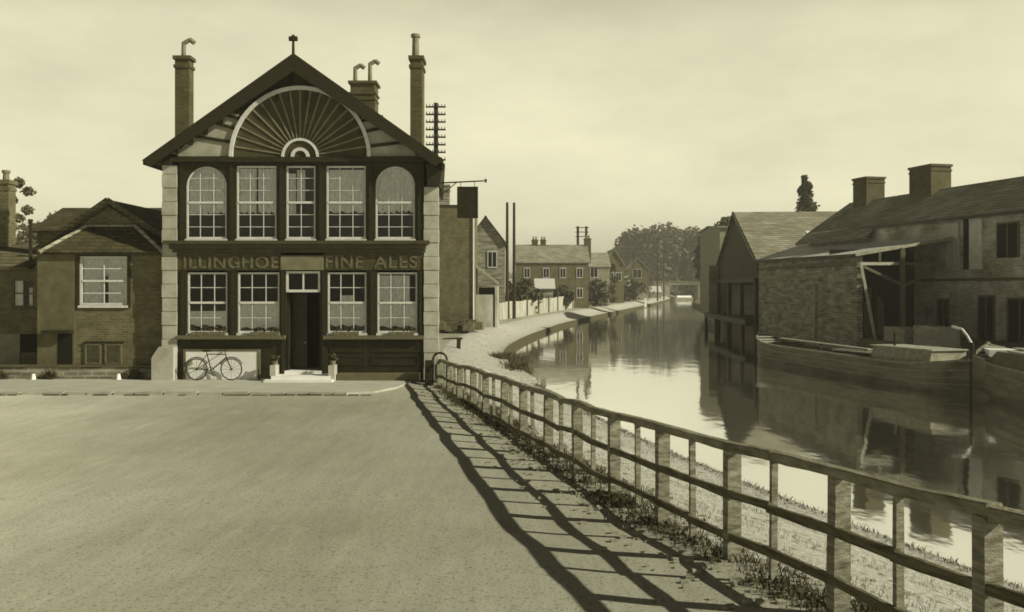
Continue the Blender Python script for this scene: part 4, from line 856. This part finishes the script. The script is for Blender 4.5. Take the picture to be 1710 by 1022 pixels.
def b2(T, pt, fb, bm):
    w_ = bm/2-.1; cl_ = MB(); n = 9
    for k in range(n):
        u = .16+.07*k; p = [pt(u, -w_, fb), pt(u, w_, fb), pt(u+.066, w_, fb), pt(u+.066, -w_, fb), pt(u, -w_*.6, fb+.42+.02*(k % 2)), pt(u, w_*.6, fb+.42), pt(u+.066, w_*.6, fb+.42), pt(u+.066, -w_*.6, fb+.42+.02*(k % 2))]; cl_.hexa(p)
    cl_.build('hold_cover', M_canvas, T)
    for k in range(5): MB().beam(pt(.1+.03*k, -.6+.28*k, fb+.46+.04*(k % 3)), pt(.5+.04*k, -.66+.3*k, fb+.5+.04*(k % 2)), .2, .05).build('plank', M_deck, T)
    MB().hexa([pt(.02, -.3, fb+.3), pt(.02, .3, fb+.3), pt(.15, .8, fb+.2), pt(.15, -.8, fb+.2), pt(.02, -.3, fb+.4), pt(.02, .3, fb+.4), pt(.15, .8, fb+.45), pt(.15, -.8, fb+.45)]).build('fore_deck_cloth', M_board, T)
    MB().path([pt(.03, -.5, fb-.0), pt(.08, -.98, fb*.5), pt(.14, -1.09, fb*.55), pt(.22, -1.1, fb-.0)], .03).build('rope', M_deck, T)
boat('cargo_narrowboat', 'loaded narrowboat with planks on its cover cut off by the right edge', (18.75, 35.4, 0), (15.9, 18.5, 0), 2.15, 1.25, b2)
def b3(T, pt, fb, bm):
    cb = MB().hexa([pt(.25, -bm*.36, fb), pt(.25, bm*.36, fb), pt(.9, bm*.36, fb), pt(.9, -bm*.36, fb), pt(.25, -bm*.3, fb+.6), pt(.25, bm*.3, fb+.6), pt(.9, bm*.3, fb+.6), pt(.9, -bm*.3, fb+.6)]).build('cabin', M_board, T)
    MB().beam(pt(.3, -bm*.37, fb+.3), pt(.85, -bm*.37, fb+.3), .1, .15).build('window_band', M_dark, cb)
boat('white_boat', 'small distant boat with a bright white cabin below the bridge', (49.8, 283, 0), (57.5, 287, 0), 2.6, .8, b3)

# ------------------------------------------------------------------ right bank: warehouses
# tall gabled shed A
A_ = thing('gabled_shed', 'tall slate roofed shed with its dark gable end over the water', 'shed', (19, 75, 0))
gx = lambda y: 18.02+(y-66)*.073
za, zr1 = 5.05, P(0, 354, 75)[1]
rf = MB(); xe = 46
rf.slab((gx(65.6)-.25, 65.6, za-.1), (xe, 63.6, za-.1), (xe, 73, zr1), (gx(75)-.3, 75, zr1), .16)
rf.slab((gx(75)-.3, 75, zr1), (xe, 73, zr1), (xe, 82, za), (gx(84.3)-.25, 84.3, za), .16); rfo = rf.build('roof', M_slate, A_)
px, pz = P(1355, 386, 70); MB().slab((px-.35, 69.6, 7.05), (px+.5, 69.55, 7.05), (px+.45, 70.5, 7.45), (px-.3, 70.6, 7.45), .06).build('skylight', M_board, rfo)
gw = MB(); zb_ = 3.7
gw.add([(gx(66), 66, zb_), (gx(84), 84, zb_), (gx(84), 84, za), (gx(75), 75, zr1-.2), (gx(66), 66, za), (gx(66)+.3, 66, zb_), (gx(84)+.3, 84, zb_), (gx(84)+.3, 84, za), (gx(75)+.3, 75, zr1-.2), (gx(66)+.3, 66, za)],
       [(0, 1, 2, 3, 4), (9, 8, 7, 6, 5), (0, 5, 6, 1), (1, 6, 7, 2), (2, 7, 8, 3), (3, 8, 9, 4), (4, 9, 5, 0)])
gw.build('gable_end', mat('tarred_boards', .05, .6, 1.5, 2, .8, stretch=(1, 5, .4)), A_)
vb = MB().beam((gx(66)-.2, 65.7, za-.1), (gx(75)-.25, 75, zr1-.06), .08, .22).beam((gx(84)-.2, 84.2, za-.1), (gx(75)-.25, 75, zr1-.06), .08, .22); vb.build('bargeboard', M_tim, A_)
MB().beam((gx(66)-.05, 66, 3.55), (gx(84)-.05, 84.2, 3.55), .3, .3).build('beam', M_tim, A_)
for yy in (66.2, 72, 78, 83.8): MB().beam((gx(yy)-.03, yy, -1.4), (gx(yy)-.03, yy, 3.4), .3, .3).build('post', M_tim, A_)
MB().box(18.95, 23.9, 78.0, 78.2, .63, 3.2).build('pale_wall', mat('whitewash', .72, .6, 1.1, 1.2, .9), A_)
MB().box(gx(66)+.35, 30, 83.7, 84.0, .3, za).box(24, 24.3, 67, 83.6, .3, za).build('back_wall', mat('old_limewash', .30, .5, 1.2, .9), A_)
MB().hexa([(17.2, 66.3, .2), (23.9, 66.3, .2), (23.9, 83.6, .2), (18.4, 86, .2), (17.2, 66.3, .62), (23.9, 66.3, .62), (23.9, 83.6, .62), (18.4, 86, .62)]).build('loading_floor', M_tim, A_)
for yy in (68, 74, 80, 85.6): MB().beam((17.35+(yy-66.3)*.06, yy, -1.4), (17.35+(yy-66.3)*.06, yy, .19), .25, .25).build('pile', M_tim, A_)
# pale store behind
pb = house('pale_store', 'narrow pale walled store seen just left of the gabled shed', P(1202, 0, 96)[0], P(1260, 0, 96)[0], 96, 106, P(0, 378, 96)[1], P(0, 372, 96)[1], 'x', M_plas, M_slate, base=.3)
# warehouse range C and its canopy
C = thing('brick_warehouse', 'long brick warehouse range rising from the canal behind the narrowboat', 'warehouse', (18.2, 57, 0))
cwx = lambda y: float(np.interp(y, [47.7, 65.6], [18.32, 18.0]))
MB().hexa([(cwx(47.7), 47.7, -1.4), (18.62, 47.7, -1.4), (18.4, 65.5, -1.4), (18.0, 65.5, -1.4), (cwx(47.7), 47.7, 4.66), (18.62, 47.7, 4.66), (18.4, 65.5, 4.85), (18.0, 65.5, 4.85)]).build('wall', M_brickd, C)
MB().box(cwx(64)-.06, cwx(64)-.003, 47.8, 65.4, 4.25, 4.4).build('wall_plate', M_timl, C)
MB().beam((17.75, 52.6, -1.3), (17.8, 52.6, 3.2), .2, .2).build('fender_post', M_gun, C)
r_ = MB(); r_.slab((17.75, 65.75, 5.02), (18.05, 47.3, 4.78), (23.9, 48.6, 5.72), (20.6, 64.2, 6.02), .08); r_.build('lean_to_roof', M_iron_roof, C)
MB().beam((17.72, 65.7, 4.92), (18.02, 47.3, 4.68), .1, .14).build('eaves_board', M_tim, C)
MB().beam((18.05, 47.22, 4.72), (23.8, 48.52, 5.66), .07, .16).build('verge_board', M_gun, C)
MB().beam((18.35, 47.35, 4.25), (20.6, 47.9, 4.27), .14, .16).build('tie_beam', M_deck, C)
MB().beam((20.6, 47.92, 4.27), (23.4, 48.6, 4.3), .12, .14).build('tie_beam', M_timl, C)
MB().beam((20.75, 47.75, .2), (20.75, 47.75, 5.1), .22, .22).build('canopy_post', M_timl, C)
MB().beam((18.5, 47.3, 4.1), (20.65, 47.7, 3.15), .12, .14).build('brace', M_timl, C)
MB().beam((23.3, 48.5, 4.1), (20.85, 47.75, 3.1), .12, .14).build('brace', M_timl, C)
MB().box(19.4, 19.52, 47.5, 47.62, 4.36, 4.85).build('strut', M_timl, C)
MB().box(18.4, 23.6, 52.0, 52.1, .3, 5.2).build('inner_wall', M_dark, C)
for k in range(9):
    xx = 18.9+k*.24; MB().box(xx, xx+.2, 50.5+.1*(k % 3), 50.56+.1*(k % 3), .3, 2.2+.25*((k*7) % 4)).build('stored_board', M_timl if k % 3 else M_tim, C)
tag(MB().beam((18.25, 47.0, 4.3), (18.85, 46.6, .3), .14, .05).build('leaning_plank', M_deck), 'single pale plank leaning against the open end of the brick warehouse', 'plank')
for i, (xx, yy, h) in enumerate(((19.9, 44.5, .75), (20.1, 41.5, .9))):
    t = thing('timber_stack', ('low stack of sawn planks on the quay before the open end of the warehouse', 'taller stack of sawn planks on the quay beside the stern of the narrowboat')[i], 'timber', (xx, yy, .3), 'plank stacks')
    for k in range(int(h/.09)): MB().beam((xx-.5+random.uniform(-.05, .05), yy-1.2, .36+.09*k), (xx-.5+random.uniform(-.05, .05), yy+1.2, .36+.09*k), 1.0, .07).build('plank', M_deck, t)
# long house B beyond/behind the canopy
B = thing('long_house', 'long two storey brick house with two big chimneys at the right edge', 'house', (25, 50, 0))
def wb(t, z, o=0): return (21.1+.23*t-.973*o, 61.3-.973*t-.23*o, z)
def wbox(t0, t1, z0, z1, o0, o1): return MB().hexa([wb(t0, z0, o1), wb(t1, z0, o1), wb(t1, z0, o0), wb(t0, z0, o0), wb(t0, z1, o1), wb(t1, z1, o1), wb(t1, z1, o0), wb(t0, z1, o0)])
wbox(-1.5, 30, 0, 6.82, -6, 0).build('wall', M_brickl if False else mat('patched_brick', .32, .45, 1.6, .6, .9, 'brick', bs=1.2), B)
r_ = MB(); r_.slab(wb(5.6, 6.75, .25), wb(30.4, 6.75, .25), wb(30.4, 8.95, -3), wb(-1.2, 8.95, -3), .14) ; r_.slab(wb(-1.2, 8.95, -3), wb(30.4, 8.95, -3), wb(30.4, 6.8, -6.3), wb(-1.2, 6.8, -6.3), .14)
rB = r_.build('roof', M_slate, B)
r_ = MB(); r_.slab(wb(-2.2, 6.05, .7), wb(5.9, 6.05, .7), wb(5.9, 6.95, -.12), wb(-1.9, 6.95, -.3), .12); r_.add([wb(-1.9, 6.95, -.3), wb(5.59, 6.77, .22), wb(-1.2, 8.94, -3)], [(0, 1, 2)]); r_.build('catslide_roof', M_slate, rB)
MB().add([wb(-1.2, 6.8, 0), wb(-1.2, 8.9, -3), wb(-1.2, 6.8, -6)], [(0, 1, 2)]).build('gable_wall', M_brickd, B)
g_ = MB().beam(wb(5.6, 6.72, .33), wb(30, 6.72, .33), .12, .12); g_.build('gutter', M_iron, B)
def bch(t, w_, z1, lab=None):
    c = wbox(t-w_/2, t+w_/2, 8.0, z1, -3.75, -2.35); 
    for dz, h, o in ((0, .14, .07), (.32, .1, .04)): 
        c.hexa([wb(t-w_/2-o, z1-dz-h, -2.35+o), wb(t+w_/2+o, z1-dz-h, -2.35+o), wb(t+w_/2+o, z1-dz-h, -3.75-o), wb(t-w_/2-o, z1-dz-h, -3.75-o), wb(t-w_/2-o, z1-dz+.0, -2.35+o), wb(t+w_/2+o, z1-dz, -2.35+o), wb(t+w_/2+o, z1-dz, -3.75-o), wb(t-w_/2-o, z1-dz, -3.75-o)])
    c.build('chimney', M_brickl, rB)
bch(.9, 1.5, 10.45); bch(7.0, 2.0, 10.45)
wbox(12.2, 13.2, 3.9, 6.5, .003, .1).build('pale_pier', M_pale, B)
wbox(14.0, 14.9, 3.95, 6.7, .003, .08).build('loft_door', mat('loft_door_paint', .62, .8, 1.1, 3), B)
wbox(13.55, 13.98, 3.95, 6.7, .003, .05).build('loft_opening', M_dark, B)
def bwin(t0, t1, z0, z1, nm='window'):
    f_ = wbox(t0, t1, z0, z1, .003, .05).build(nm, M_dark, B)
    m_ = MB()
    for a, b, c, d_ in ((t0-.08, t0, z0, z1), (t1, t1+.08, z0, z1), (t0-.08, t1+.08, z1, z1+.1), ((t0+t1)/2-.04, (t0+t1)/2+.04, z0, z1)):
        q = wbox(a, b, c, d_, .003, .09); m_.add(q.v, q.f)
    m_.build('frame', M_timl, f_)
bwin(16.0, 17.3, 4.5, 6.2); bwin(20, 21.3, 4.5, 6.2); bwin(14.7, 15.7, .3, 2.5, 'door'); bwin(16.7, 18.2, .3, 2.4, 'door'); bwin(11.6, 12.4, .8, 2.3)
wbox(-1.4, 29.9, 3.35, 3.5, .003, .06).build('string_course', M_timl, B)
# ------------------------------------------------------------------ haze
hz_m = bpy.data.materials.new('haze_air'); hz_m.use_nodes = True; t = hz_m.node_tree; n = t.nodes
for x_ in list(n): n.remove(x_)
o = n.new('ShaderNodeOutputMaterial'); pv = n.new('ShaderNodeVolumePrincipled'); pv.inputs['Density'].default_value = .0006; pv.inputs['Color'].default_value = (.95, .95, .90, 1); pv.inputs['Anisotropy'].default_value = .2
t.links.new(pv.outputs[0], o.inputs['Volume'])
hz = MB().box(-570, 730, -62, 702, -3.3, 32).build('haze', hz_m); tag(hz, 'thin pale haze veiling the far trees and houses', 'haze', kind='stuff')
